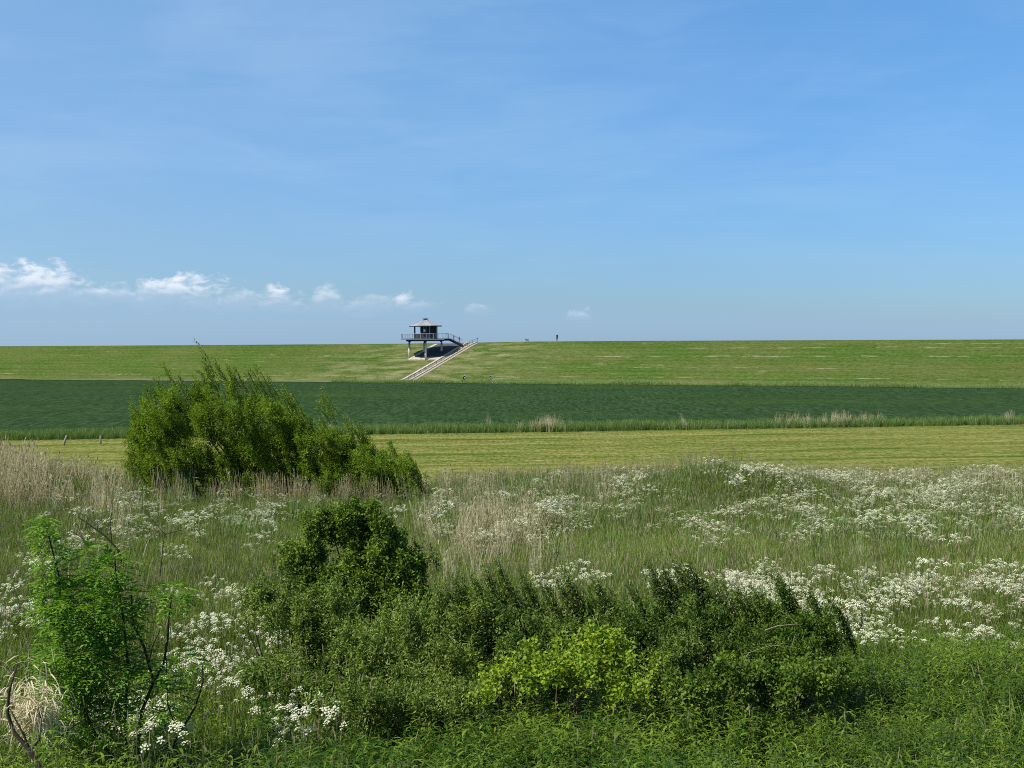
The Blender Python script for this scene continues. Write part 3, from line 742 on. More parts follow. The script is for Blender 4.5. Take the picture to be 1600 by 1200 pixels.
def proto_tuft(name, n, h0, h1, wd, spread, bend, mats, mi=0, seed=0, lt0=-.1, seeds_=0, straw=0.):
    mb = MB()
    for i in range(n):
        a = U_(0, 6.28); r = spread * math.sqrt(U_(0, 1)); p = np.array([r * math.cos(a), r * math.sin(a), -.05])
        m = 1 if U_(0, 1) < straw else mi
        blade(mb, p, U_(0, 6.28), U_(h0, h1), wd * U_(.6, 1.3), U_(.05, bend), m, U_(lt0, lt0 + .4), U_(0, .2))
    for i in range(seeds_):
        a = U_(0, 6.28); r = spread * math.sqrt(U_(0, 1)); p = np.array([r * math.cos(a), r * math.sin(a), 0])
        h = U_(h1 * .95, h1 * 1.35); t = p + np.array([U_(-.12, .12) - .05, U_(-.12, .12), h])
        stalk(mb, p, t, .006, 2, U_(.2, .7), U_(-.03, .03))
        stalk(mb, t - np.array([0, 0, .02]), t + np.array([U_(-.03, .01), 0, .10]), .011, 3, U_(0, .8))
    return mb.mesh(name, mats)
COLLS = {}
def collection(name, meshes):
    """prototypes live in a collection that is not in the scene; only copies of them are drawn"""
    c = bpy.data.collections.new(name)
    for i, me in enumerate(meshes):
        c.objects.link(bpy.data.objects.new('%s_%02d' % (name, i), me))
    return c
TM = [M_grass, M_straw, M_stem, M_seed]
c_grass = collection('grass_kinds', [proto_tuft('g%d' % i, 46, .45, .95, .012, .26, .45, TM, seeds_=1 if i < 3 else 3, straw=.02 if i < 3 else .08) for i in range(5)])
c_short = collection('short_kinds', [proto_tuft('s%d' % i, 40, .25, .6, .013, .28, .6, TM, seeds_=0, straw=.03) for i in range(3)])
def proto_reed(name, n, straw=True):
    mb = MB(); m = 0
    lean = np.array([U_(-.25, .1), U_(-.1, .1), 0])
    for i in range(n):
        a = U_(0, 6.28); r = .3 * math.sqrt(U_(0, 1)); p = np.array([r * math.cos(a), r * math.sin(a), -.05])
        h = U_(1.1, 2.0); t = p + lean * h * U_(.3, 1.2) + np.array([U_(-.15, .15), U_(-.15, .15), h])
        lt = U_(0, .8)
        stalk(mb, p, t, .019, 0, lt, U_(-.05, .05))
        for k in range(int(U_(0, 2.6))):
            f = U_(.3, .9); q = p + (t - p) * f; aa = U_(0, 6.28)
            quadleaf(mb, q, np.array([math.cos(aa), math.sin(aa), U_(.2, 1.2)]), np.array([0, 0, 1.]), U_(.2, .38), .016, 0 if U_(0, 1) < .7 else 2, lt, .3)
        if U_(0, 1) < .2:
            for k in range(3): quadleaf(mb, t - np.array([0, 0, .04 * k]), np.array([U_(-1., .4), U_(-.4, .4), 1.6]), np.array([1., 0, 0]), U_(.14, .22), .035, 1, U_(0, .8), .1)
    return mb.mesh(name, [M_straw, M_seed, M_reedgreen])
c_reed = collection('reed_kinds', [proto_reed('r%d' % i, 13) for i in range(5)])
c_green = collection('greenreed_kinds', [proto_tuft('gr%d' % i, 30, .7, 1.5, .020, .28, .35, [M_reedgreen, M_straw, M_stem, M_seed], straw=.05, seeds_=0) for i in range(4)])
def proto_herb(name, n, nl, Ll=.085, Wl=.019, mt=M_herb, h0=.5, h1=.95):
    mb = MB()
    for i in range(n):
        a = U_(0, 6.28); r = .2 * math.sqrt(U_(0, 1)); p = np.array([r * math.cos(a), r * math.sin(a), -.05]); h = U_(h0, h1)
        t = p + np.array([U_(-.12, .12), U_(-.12, .12), h]); stalk(mb, p, t, .007, 1, .4)
        ph = U_(0, 6.28); base = U_(-.15, .35)
        for k in range(nl):
            f = .22 + .78 * (k + U_(0, .5)) / nl; q = p + (t - p) * f; aa = ph + k * 2.4 + U_(-.3, .3)
            el_ = U_(-.1, .55) + f * .45; sz = (1.15 - .55 * max(0, f - .5) * 2 * U_(.5, 1)) * U_(.8, 1.2)
            quadleaf(mb, q, np.array([math.cos(aa), math.sin(aa), el_]), np.array([0, 0, 1.]), Ll * sz, Wl * sz, 0, base + f * .25 + U_(-.12, .3), U_(.1, .5))
    return mb.mesh(name, [mt, M_stem])
c_herb = collection('herb_kinds', [proto_herb('h%d' % i, 3, 24, .125, .022) for i in range(6)])
c_nettle = collection('nettle_kinds', [proto_herb('n%d' % i, 3, 16, .07, .034, M_herb, .35, .8) for i in range(3)] + [proto_herb('nf%d' % i, 4, 20, .05, .014, M_haw, .3, .7) for i in range(2)])

# cow parsley: umbel mesh and plant
def add_umbel(mb, c, rad, tilt, n, m_p=0, m_s=1):
    ax = np.array([math.sin(tilt[0]) * math.cos(tilt[1]), math.sin(tilt[0]) * math.sin(tilt[1]), math.cos(tilt[0])])
    e1 = np.cross(ax, [0, 1., .1]); e1 /= np.linalg.norm(e1); e2 = np.cross(ax, e1)
    for k in range(n):
        if k == 0: rr, a = 0, 0
        else: rr, a = rad * (.55 if k % 2 else .95) * U_(.85, 1.1), 2 * math.pi * k / (n - 1) + U_(-.2, .2)
        q = c + (e1 * math.cos(a) + e2 * math.sin(a)) * rr + ax * (.55 * rad * (1 - (rr / rad) ** 2) + U_(-.006, .006))
        sr = rad * U_(.20, .31); nn = 6; lt = U_(.2, 1.)
        ring = [q + (e1 * math.cos(b_) + e2 * math.sin(b_)) * sr * U_(.75, 1.15) - ax * sr * .25 for b_ in np.arange(nn) * 6.283 / nn + U_(0, 1)]
        mb.add([q + ax * sr * .2] + ring, [(0, 1 + j, 1 + (j + 1) % nn) for j in range(nn)], m_p, lt)
        st0 = c - ax * rad * .9
        mb.add([st0, q - ax * sr * .2 + e1 * .0025, q - ax * sr * .2 - e1 * .0025], [(0, 1, 2)], m_s, .4)
def parsley_layout():
    h = U_(.75, 1.12); top = np.array([U_(-.12, .12), U_(-.12, .12), h]); forks = []
    n = int(U_(10, 17))
    for k in range(n):
        f = U_(.5, .85); a = k * 2.4 + U_(-.4, .4); q = top * f
        L = U_(.14, .5); tip = q + np.array([math.cos(a) * L * .8, math.sin(a) * L * .8, (h - q[2]) * U_(.55, 1.05)])
        forks.append((q, tip))
    forks.append((top * .8, top)); return top, forks
def parsley_green(mb, top, forks):
    stalk(mb, (0, 0, -.05), top * .9, .009, 0, .3)
    for q, tip in forks: stalk(mb, q, tip - np.array([0, 0, .03]), .005, 0, .5)
    for k in range(9):
        f = U_(.08, .6); a = U_(0, 6.28); d = np.array([math.cos(a), math.sin(a), U_(.15, .5)]); d /= np.linalg.norm(d); q0 = top * f
        L = U_(.12, .24)
        for j in range(5):
            pj = q0 + d * L * (j + 1) / 5
            for sg in (-1, 1):
                sd = np.cross(d, [0, 0, 1.]) * sg + d * .6
                quadleaf(mb, pj, sd, np.array([0, 0, 1.]), .075 * (1.2 - j / 6), .022, 1, U_(.0, .6), .2)
def proto_parsley(name):
    mb = MB(); top, forks = parsley_layout(); g_ = MB(); parsley_green(g_, top, forks)
    mb.add(g_.v, g_.f, 0); mb.m = [k + 2 for k in g_.m]; mb.lt = list(g_.lt)
    for q, tip in forks: add_umbel(mb, tip, U_(.044, .062), (U_(0, .5), U_(0, 6.28)), 9, 0, 1)
    return mb.mesh(name, [M_petal, M_bud, M_stem, M_grass])
c_pars = collection('parsley_kinds', [proto_parsley('p%d' % i) for i in range(6)])

# ------------------------------------------------------------------ scatter with geometry nodes (uncountable ground cover only)
def scatter(name, X, Y, coll, scl, tint, label, cat, tilt=.12, zoff=0., lean=(0, 0)):
    n = len(X); Z = ground_z(X, Y) + zoff
    me = bpy.data.meshes.new(name); me.vertices.add(n)
    me.vertices.foreach_set('co', np.stack([X, Y, Z], -1).astype(np.float32).ravel())
    k = len(coll.objects)
    def attr(nm, ty, dat, key='value'):
        a = me.attributes.new(nm, ty, 'POINT'); a.data.foreach_set(key, dat)
    rot = np.stack([rng.normal(0, tilt, n) + lean[1], rng.normal(0, tilt, n) + lean[0], rng.uniform(0, 6.28, n)], -1)
    attr('rot', 'FLOAT_VECTOR', rot.astype(np.float32).ravel(), 'vector')
    attr('scl', 'FLOAT', np.broadcast_to(scl, (n,)).astype(np.float32)); attr('tint', 'FLOAT', np.broadcast_to(tint, (n,)).astype(np.float32))
    attr('kind_no', 'INT', rng.integers(0, k, n).astype(np.int32))
    o = obj(name, me)
    ng = bpy.data.node_groups.new(name + '_nodes', 'GeometryNodeTree')
    ng.interface.new_socket('Geometry', in_out='INPUT', socket_type='NodeSocketGeometry'); ng.interface.new_socket('Geometry', in_out='OUTPUT', socket_type='NodeSocketGeometry')
    N = ng.nodes; L = ng.links
    gi = N.new('NodeGroupInput'); go = N.new('NodeGroupOutput')
    ci = N.new('GeometryNodeCollectionInfo'); ci.inputs['Collection'].default_value = coll
    ci.inputs['Separate Children'].default_value = True; ci.inputs['Reset Children'].default_value = True
    ip = N.new('GeometryNodeInstanceOnPoints'); ip.inputs['Pick Instance'].default_value = True
    def na(nm, ty):
        a = N.new('GeometryNodeInputNamedAttribute'); a.data_type = ty; a.inputs['Name'].default_value = nm; return a.outputs[0]
    L.new(gi.outputs[0], ip.inputs['Points']); L.new(ci.outputs[0], ip.inputs['Instance'])
    L.new(na('kind_no', 'INT'), ip.inputs['Instance Index']); L.new(na('scl', 'FLOAT'), ip.inputs['Scale'])
    er = N.new('FunctionNodeEulerToRotation'); L.new(na('rot', 'FLOAT_VECTOR'), er.inputs[0]); L.new(er.outputs[0], ip.inputs['Rotation'])
    L.new(ip.outputs[0], go.inputs[0])
    o.modifiers.new('scatter', 'NODES').node_group = ng
    return tag(o, label, cat, kind='stuff')
def spread(y0, y1, dens, margin=3.):
    """random points over the visible wedge of ground, margin metres beyond each side"""
    n = int((y1 - y0) * (.75 * (y0 + y1) / 2 + 2 * margin) * dens * 1.15)
    Y = rng.uniform(y0, y1, n * 2); X = rng.uniform(-1, 1, n * 2) * (.375 * y1 + margin)
    k = np.abs(X) < .375 * Y + margin
    area = (y1 - y0) * (.375 * (y0 + y1) + 2 * margin)
    X, Y = X[k], Y[k]; m = int(area * dens)
    return X[:m], Y[:m]
def canopy(X, Y, h=.8): return proj(X, Y, ground_z(X, Y) + h)
def gz(a, b, ra, rb, px, py): return np.exp(-((px - a) / ra) ** 2 - ((py - b) / rb) ** 2)

# tall grass over the whole meadow
X, Y = spread(11.5, 69, 15.); px, py = canopy(X, Y)
keep = rng.uniform(0, 1, len(X)) < np.where(py > 985, np.where(px > 560, .02, .3), 1.)
strawy = .6 * np.clip(.9 * gz(785, 805, 95, 55, px, py) + .8 * gz(60, 720, 190, 60, px, py) + .5 * gz(170, 790, 60, 60, px, py) + .35 * gz(640, 745, 200, 30, px, py) + .4 * gz(1500, 738, 200, 14, px, py), 0, .95)
keep &= rng.uniform(0, 1, len(X)) > strawy * .7
keep &= ~((px > 235) & (px < 640) & (Y > 55.5) & (rng.uniform(0, 1, len(X)) < .6))
X, Y, px, py = X[keep], Y[keep], px[keep], py[keep]
tn = .22 + .22 * vnoise(X, Y, .5, 21) + rng.normal(0, .12, len(X)) + .3 * gz(1050, 840, 900, 30, px, py) - .1 * (py > 930)
sc_ = rng.uniform(.75, 1.25, len(X)) * np.where((px > 215) & (px < 680) & (Y > 46), .72, 1) * (1 + .15 * vnoise(X, Y, .3, 22)) * np.where((py > 815) & (py < 905), .82, 1.)
scatter('meadow_grass', X, Y, c_grass, sc_, tn, 'tall wild grass with seed heads filling the rough meadow', 'grass', lean=(-.06, 0))
# coarse green reed blades
X, Y = spread(36, 68, 5.); px, py = canopy(X, Y, 1.)
k = rng.uniform(0, 1, len(X)) < np.clip(.35 + .5 * vnoise(X, Y, .35, 31), .05, .9) * np.where(py < 815, 1, .25) * np.where((px > 215) & (px < 680) & (Y > 46), .15, 1)
X, Y = X[k], Y[k]
scatter('green_reeds', X, Y, c_green, rng.uniform(.6, 1.05, len(X)), rng.uniform(-.1, .5, len(X)), 'coarse grey-green reed blades standing among the meadow grass', 'reeds', lean=(-.08, 0))
# dry straw reeds
X, Y = spread(34, 69, 8.); px, py = canopy(X, Y, 1.2)
d = 1.1 * gz(775, 805, 75, 42, px, py) + .8 * gz(10, 715, 110, 55, px, py) + .55 * gz(165, 770, 50, 45, px, py) + .2 * gz(130, 730, 130, 25, px, py) + .12 * gz(640, 740, 160, 32, px, py) + .15 * gz(1520, 738, 160, 18, px, py) + .25 * gz(900, 740, 90, 18, px, py) + .0
k = rng.uniform(0, 1, len(X)) < np.clip(d * .5, 0, 1) * np.where((px > 250) & (px < 650) & (py < 772), .15, 1)
X, Y, px, py = X[k], Y[k], px[k], py[k]
sc_ = rng.uniform(.62, .85, len(X)) + .5 * gz(0, 700, 110, 60, px, py)
scatter('dry_reeds', X, Y, c_reed, sc_, rng.uniform(-.2, .3, len(X)), 'straw-coloured dead reeds in drifts through the back of the meadow', 'reeds', tilt=.16, lean=(-.12, 0))
# dry reed stems in front of the willow
n = 120; Y = rng.uniform(58.0, 60.2, n); X = (rng.uniform(235, 650, n) - 800) / F_PX * Y
scatter('willow_reeds', X, Y, c_reed, rng.uniform(.6, .85, n), rng.uniform(-.45, .05, n), 'bare upright reed stems lining the foot of the willow', 'reeds', tilt=.07)
# foreground herbs
X, Y = spread(11.5, 27, 29., 2.); px, py = canopy(X, Y, .75)
edge = 985 + 14 * vnoise(X, Y, .8, 41)
k = ((px > 1290) & (py > edge)) | ((px > 400) & (px <= 1290) & (py > 1040)) | ((px <= 400) & (py > 1120) & (rng.uniform(0, 1, len(X)) < .35))
X, Y, px, py = X[k], Y[k], px[k], py[k]
scatter('willowherb', X, Y, c_herb, rng.uniform(.8, 1.25, len(X)) * (1 + .2 * vnoise(X, Y, .9, 42)), .02 + .25 * vnoise(X, Y, .7, 43) + rng.normal(0, .18, len(X)), 'dense narrow-leaved green herbs covering the slope in the foreground', 'herbs', tilt=.14)
X, Y = spread(11.5, 30, 20., 2.); px, py = canopy(X, Y, .6)
k = (px < 560) & (py > 940) & (rng.uniform(0, 1, len(X)) < .8) | (px > 560) & (py > 1040) & (rng.uniform(0, 1, len(X)) < .22) | (px > 1100) & (py > 960) & (rng.uniform(0, 1, len(X)) < .10)
X, Y = X[k], Y[k]
scatter('nettles', X, Y, c_nettle, rng.uniform(.7, 1.15, len(X)), rng.uniform(-.1, .35, len(X)), 'low broad-leaved weeds between the sapling and the thicket', 'herbs', tilt=.15)
# field margins
n = 7500; X = rng.uniform(-70, 75, n); Y = y_near(X) + rng.uniform(-1.1, 2.6, n); px = canopy(X, Y)[0]
o = scatter('field_margin', X, Y, c_green, rng.uniform(.45, .85, n) + .12 * vnoise(X, Y, .2, 51), rng.uniform(-.2, .45, n), 'uncut grass strip between the mown field and the wheat', 'grass')
k = rng.uniform(0, 1, n) < np.clip(-.02 + .13 * vnoise(X, Y, .23, 53) + .16 * gz(850, 0, 25, 9e9, px, px * 0) + .2 * gz(1073, 0, 9, 9e9, px, px * 0) + .03 * (px > 1250), 0, .8)
scatter('margin_reeds', X[k], Y[k], c_reed, rng.uniform(.55, .95, k.sum()), rng.uniform(-.2, .3, k.sum()), 'thin dead reed stems poking out of the strip beside the wheat', 'reeds')
n = 16000; s_ = rng.uniform(-40, 300, n); t_ = rng.uniform(-9.8, -7.0, n)
P_ = F0 + s_[:, None] * DIR + t_[:, None] * PER
dens = np.clip(.30 + .7 * (s_ > 104) - .25 * gz(1170, 0, 90, 9e9, proj(P_[:, 0], P_[:, 1], 0 * s_)[0], s_ * 0), .15, 1)
hh = np.where(s_ > 104, rng.uniform(.75, 1.15, n) + .22 * vnoise(s_, t_, .22, 61), rng.uniform(.35, .55, n))
k = rng.uniform(0, 1, n) < dens
scatter('ditch_grass', P_[k, 0], P_[k, 1], c_green, hh[k], rng.uniform(.2, .9, k.sum()), 'tall bright grass along the ditch between the wheat and the dike', 'grass')
# stubble on the mown field
X = rng.uniform(-62, 62, 26000); Y = rng.uniform(74, 140, 26000)
k = (np.abs(X) < .375 * Y + 3) & (Y < y_near(X) - .5) & (rng.uniform(0, 1, len(X)) < np.clip(.35 + .5 * vnoise(X * .06, Y, .9, 71), 0, 1))
scatter('mown_stubble', X[k], Y[k], c_short, rng.uniform(.18, .4, k.sum()), rng.uniform(.3, 1., k.sum()), 'short cut grass and loose hay on the mown field', 'grass')

# far cow parsley, past the nearest three hundred
X, Y = spread(31, 68, 6.); px, py = canopy(X, Y, 1.0)
d = (.95 * gz(1500, 790, 170, 34, px, py) + .9 * gz(1330, 770, 110, 34, px, py) + .9 * gz(1150, 725, 110, 26, px, py) + .5 * gz(970, 748, 60, 20, px, py) + .55 * gz(1560, 745, 130, 22, px, py) +
     .85 * gz(250, 810, 130, 34, px, py) + .6 * gz(420, 780, 120, 18, px, py) + .6 * gz(790, 808, 100, 34, px, py) + .5 * gz(680, 790, 40, 30, px, py) + .35 * gz(1130, 815, 60, 22, px, py) + .5 * gz(1270, 808, 25, 14, px, py) +
     .18 * gz(60, 760, 140, 40, px, py) + .22 * gz(870, 790, 40, 60, px, py) + .25 * gz(1000, 780, 300, 30, px, py) + .2 * gz(210, 840, 150, 30, px, py) + .25 * gz(1250, 745, 400, 15, px, py))
d *= .42 * np.clip(.7 + 1.5 * vnoise(X, Y, 1.1, 81), .03, 1.9)
k = rng.uniform(0, 1, len(X)) < np.clip(d, 0, 1)
scatter('far_cow_parsley', X[k], Y[k], c_pars, rng.uniform(.75, 1.3, k.sum()) * np.where((px[k] > 215) & (px[k] < 680) & (Y[k] > 46), .75, 1), rng.uniform(-.1, .2, k.sum()), 'white cow parsley flowering in drifts through the back half of the meadow', 'wildflowers', tilt=.1, lean=(-.08, 0))

# ------------------------------------------------------------------ the nearest cow parsley, one plant at a time
KINDS = []
for i in range(7):
    top, forks = parsley_layout(); gmb = MB(); parsley_green(gmb, top, forks)
    KINDS.append((gmb.mesh('stem_and_leaves', [M_stem, M_grass]), [tip for _, tip in forks]))
UMB = []
for i in range(8):
    mb = MB(); add_umbel(mb, np.zeros(3),   .047 * U_(.75, 1.2), (U_(.1, .55), U_(3.4, 5.2)), 11, 0, 1); UMB.append(mb.mesh('umbel', [M_petal, M_bud]))
PATCHES = [  # centre px, centre row, half widths, how many, group, label
    (1400, 925, 240, 62, 158, 'cow parsley in the dense drift on the right', 'white cow parsley in the dense drift beyond the right end of the thicket'),
    (1130, 905, 130, 34, 34, 'cow parsley behind the spiky middle of the thicket', 'white cow parsley just behind the spiky middle of the thicket'),
    (905, 912, 60, 22, 12, 'cow parsley behind the thicket at centre', 'small cow parsley cluster showing over the middle of the thicket'),
    (1345, 985, 60, 26, 14, 'cow parsley at the right foot of the thicket', 'cow parsley against the dark right-hand end of the thicket'),
    (345, 985, 85, 100, 44, 'cow parsley between sapling and hawthorn', 'cow parsley between the leafy sapling and the hawthorn'),
    (22, 945, 45, 42, 16, 'cow parsley at the left edge', 'cow parsley at the left edge of the view beside the sapling'),
    (165, 1130, 80, 45, 22, 'cow parsley under the sapling', 'cow parsley in bloom at the bottom left, in front of the sapling'),
    (440, 1130, 40, 34, 5, 'cow parsley at the foot of the thicket', 'few cow parsley stems at the lower left foot of the thicket')]
for (cx, cy, rx, ry, cnt, grp, lab) in PATCHES:
    got = 0
    while got < cnt:
        Yp = rng.uniform(13.2, 34); pxx = cx + rx * rng.uniform(-1.1, 1.1)
        Xp = (pxx - 800) / F_PX * Yp; zz = float(ground_z(Xp, Yp))
        ppx, ppy = proj(np.array(Xp), np.array(Yp), np.array(zz + .9))
        if abs(ppx - cx) > rx * 1.25 or abs(ppy - cy) > ry * 1.2: continue
        if rng.uniform() > math.exp(-((ppy - cy) / ry) ** 2) * np.clip(.8 + 1.0 * vnoise(np.array(Xp), np.array(Yp), 1.5, 91), .12, 1): continue
        ki = int(rng.integers(0, len(KINDS)))
        e = empty('cow_parsley', (Xp, Yp, zz), rng.normal(0, .7)); s_ = rng.uniform(.85, 1.2); e.scale = (s_,) * 3
        lb, gp = lab, grp
        if cnt > 100:
            side = ('just right of the thicket', 'in mid-drift', 'by the right edge of the view')[int(np.clip((ppx - 1290) / 115, 0, 2))]
            band = 'back row' if ppy < 905 else ('middle rows' if ppy < 945 else 'front row')
            lb = 'white cow parsley of the dense drift %s, %s' % (side, band); gp = grp + ': ' + side + ', ' + band
        elif cnt > 30:
            band = 'taller-standing back part' if ppy < cy else 'front part'
            lb = lab + (', back' if ppy < cy else ', front'); gp = grp + ', ' + band.replace('taller-standing ', '')
        tag(e, lb, 'wildflower', gp)
        link(bpy.data.objects.new('stem_and_leaves', KINDS[ki][0]), e)
        for tip in KINDS[ki][1]:
            u = link(bpy.data.objects.new('umbel', UMB[int(rng.integers(0, 8))]), e)
            u.location = tip; u.rotation_euler = (rng.normal(.12, .22), rng.normal(0, .22), rng.normal(0, .5)); us = rng.uniform(.75, 1.15); u.scale = (us,) * 3
        got += 1

# ------------------------------------------------------------------ shrubs
def shrub(name, label, cat, base, lobes, n_sh, per, L, W, lm, bm, slen=.6, lean=(0, 0, 0), upw=.8, jit=.03, ltb=0., ltr=.5, limbs=14, limb_r=.03, twigs=140, bias=.4, shootmat=None, group=None, spikes=(), along=.5, clump=0, tall=1.4):
    """lobes: (x,y,z,rx,ry,rz,weight).  Leafy shoots end inside the lobes, mostly near their skin."""
    base = np.array(base, float); e = empty(name, base); tag(e, label, cat, group)
    if clump:
        sub = []
        for (x_, y_, z_, a_, b_, c_, w_) in lobes:
            sub.append((x_, y_, z_, a_ * .74, b_ * .74, c_ * .74, w_))
            for q in range(clump):
                v_ = rng.normal(0, 1, 3); v_[2] = abs(v_[2]) * 1.1 - .35; v_[1] -= .35; v_ /= np.linalg.norm(v_)
                k_ = rng.uniform(.22, .42) * min(1., .75 / max(a_, c_)) ** .5; st_ = rng.uniform(.9, tall)
                sub.append((x_ + v_[0] * a_ * .78, y_ + v_[1] * b_ * .78, z_ + v_[2] * c_ * .78, a_ * k_, b_ * k_ * 1.2, c_ * k_ * st_, w_ * 1.7 / clump))
        lobes = sub
    lob = np.array(lobes, float); wgt = lob[:, 6] / lob[:, 6].sum()
    li = rng.choice(len(lob), n_sh, p=wgt); dd = norm(rng.normal(0, 1, (n_sh, 3)))
    dd[:, 2] = np.where(dd[:, 2] < -.45, -dd[:, 2], dd[:, 2])
    rad = rng.uniform(0, 1, n_sh) ** bias
    tips = lob[li, :3] + dd * lob[li, 3:6] * (rad * (1 + .12 * rng.normal(0, 1, n_sh)))[:, None]
    sd = norm(dd * .7 + np.array([0, 0, upw]) + np.array(lean) + rng.normal(0, .25, (n_sh, 3)))
    sl = slen * rng.uniform(.5, 1.25, n_sh)
    if len(spikes):
        sp = np.array(spikes, float); tips = np.concatenate([tips, sp[:, :3]]); m_ = len(sp)
        sd = np.concatenate([sd, norm(np.array([0, 0, 1.]) + np.array(lean) * 1.1 + rng.normal(0, .05, (m_, 3)))]); sl = np.concatenate([sl, sp[:, 3]])
    n = len(tips)
    gz_ = ground_z(tips[:, 0], tips[:, 1])
    f = 1 - (np.arange(per) + rng.uniform(0, 1, (n, per))) / per * .95
    bend = norm(rng.normal(0, 1, (n, 3))) * .12; bend[:, 2] = -abs(bend[:, 2])
    P = tips[:, None, :] - sd[:, None, :] * (sl[:, None] * (1 - f))[..., None] + bend[:, None, :] * (sl[:, None] * (f * (1 - f)) * 2)[..., None]
    side = norm(rng.normal(0, 1, (n, per, 3)))
    A = norm(sd[:, None, :] * along + side * .9 + np.array([0, 0, -.05]))
    P = P + side * jit * rng.uniform(.2, 1, (n, per, 1))
    Nn = norm(rng.normal(0, .5, (n, per, 3)) + np.array([0, 0, 1.]) + A * .2)
    k = (P[..., 2] > gz_[:, None] + .02).ravel()
    base_lt = np.repeat(rng.normal(ltb, .14, n), per) + .18 * vnoise(P[..., 0].ravel() * 2, P[..., 1].ravel() * 2 + P[..., 2].ravel() * 3, 1.2, 7)
    lt = base_lt + rng.uniform(0, ltr, n * per)
    lv = leaf_mesh('foliage', P.reshape(-1, 3)[k] - base, A.reshape(-1, 3)[k], Nn.reshape(-1, 3)[k], (L * rng.uniform(.7, 1.25, n * per))[k], (W * rng.uniform(.8, 1.2, n * per))[k], lt[k], [lm])
    o = link(bpy.data.objects.new('foliage', lv), e); o['kind'] = 'stuff'
    tw = MB()
    pick = rng.choice(n, min(twigs, n), replace=False).tolist() + list(range(n_sh, n))
    for i in pick:
        a = tips[i] - sd[i] * sl[i]; tw.tube([a - base, a - base + sd[i] * sl[i] * .5 + bend[i] * sl[i] * .5, tips[i] - base], [limb_r * .28, limb_r * .2, limb_r * .08], 3, cap=False)
    t_ = tw.build('twigs', bm, e); t_['kind'] = 'stuff'
    for q in range(limbs):
        i = int(rng.integers(0, n)); tgt = tips[i] - sd[i] * sl[i] * .8 - base
        if tgt[2] < .2: continue
        st0 = np.array([rng.normal(0, .12), rng.normal(0, .12), -.15]) * 1.
        mid = st0 + (tgt - st0) * .5 + np.array([0, 0, .12 * np.linalg.norm(tgt[:2])]) + rng.normal(0, .05, 3)
        m1 = MB(); m1.tube([st0, (st0 + mid) / 2 + rng.normal(0, .03, 3), mid, (mid + tgt) / 2 + rng.normal(0, .03, 3), tgt], [limb_r, limb_r * .85, limb_r * .65, limb_r * .45, limb_r * .2], 6, cap=False)
        m1.build('branch', bm, e, True)
    return e
def W3(px, py, Y): return at(px, py, Y)
def lobe(px, py, Y, rpx, rpy, ry, wt=None):
    p = at(px, py, Y); k = Y / F_PX
    return (*p, rpx * k, ry, rpy * k, wt if wt else (rpx * rpy) ** .75)

# willow
YW = 61.
prof_px = np.array([195, 215, 240, 262, 290, 310, 340, 370, 400, 430, 460, 480, 505, 525, 550, 580, 610, 640, 655])
prof_rw = np.array([660, 618, 592, 582, 600, 572, 566, 586, 580, 600, 618, 640, 640, 655, 664, 680, 696, 715, 740])
lobs = []
wr = np.random.default_rng(77)
for _ in range(520):
    px_ = 203 + 448 * wr.uniform() ** 1.15
    rt = float(np.interp(px_, prof_px, prof_rw)) + 2
    dy = wr.uniform(-1, 1); f_ = wr.uniform() ** .9
    row = rt + (1 - math.sqrt(1 - dy * dy * .8)) * 55 + 15 + f_ * max(766 - rt - 34, 4)
    lobs.append(lobe(px_, row, YW + dy * 2.4, wr.uniform(12, 26), wr.uniform(12, 28), wr.uniform(.3, .8), 1.))
spk = []
for (a, b, l) in ((304, 532, 1.9), (318, 562, 1.4), (255, 566, 1.5), (248, 590, 1.2), (334, 558, 1.3), (352, 566, 1.2), (398, 566, 1.5), (415, 582, 1.3), (385, 575, 1.2), (503, 606, 1.4), (498, 625, 1.0), (226, 600, 1.2), (205, 625, 1.2),
                  (440, 600, 1.2), (540, 650, 1.2), (560, 660, 1.1), (610, 690, .9), (635, 705, .8), (278, 585, 1.2), (365, 572, 1.2), (455, 612, 1.2)):
    for q in range(5 if (a, b) != (304, 532) else 2):
        p = at(a + rng.uniform(-5, 5) * (q > 0), b + rng.uniform(0, 14) * (q > 0), YW + rng.uniform(-1, 1)); spk.append((*p, l * rng.uniform(.8, 1.1)))
wb = at(400, 765, YW); wz = float(ground_z(wb[0], YW))
shrub('willow_bush', 'large loose willow bush with long shoots reaching the dike skyline, left of the lookout', 'tree', (wb[0], YW, wz), lobs, 4200, 50, .135, .038, M_willow, M_bark, slen=1.0, lean=(-.5, 0, 0), upw=1.0, jit=.06, ltb=.15, ltr=.5, limbs=46, limb_r=.055, twigs=700, bias=.6, spikes=spk, along=.8)

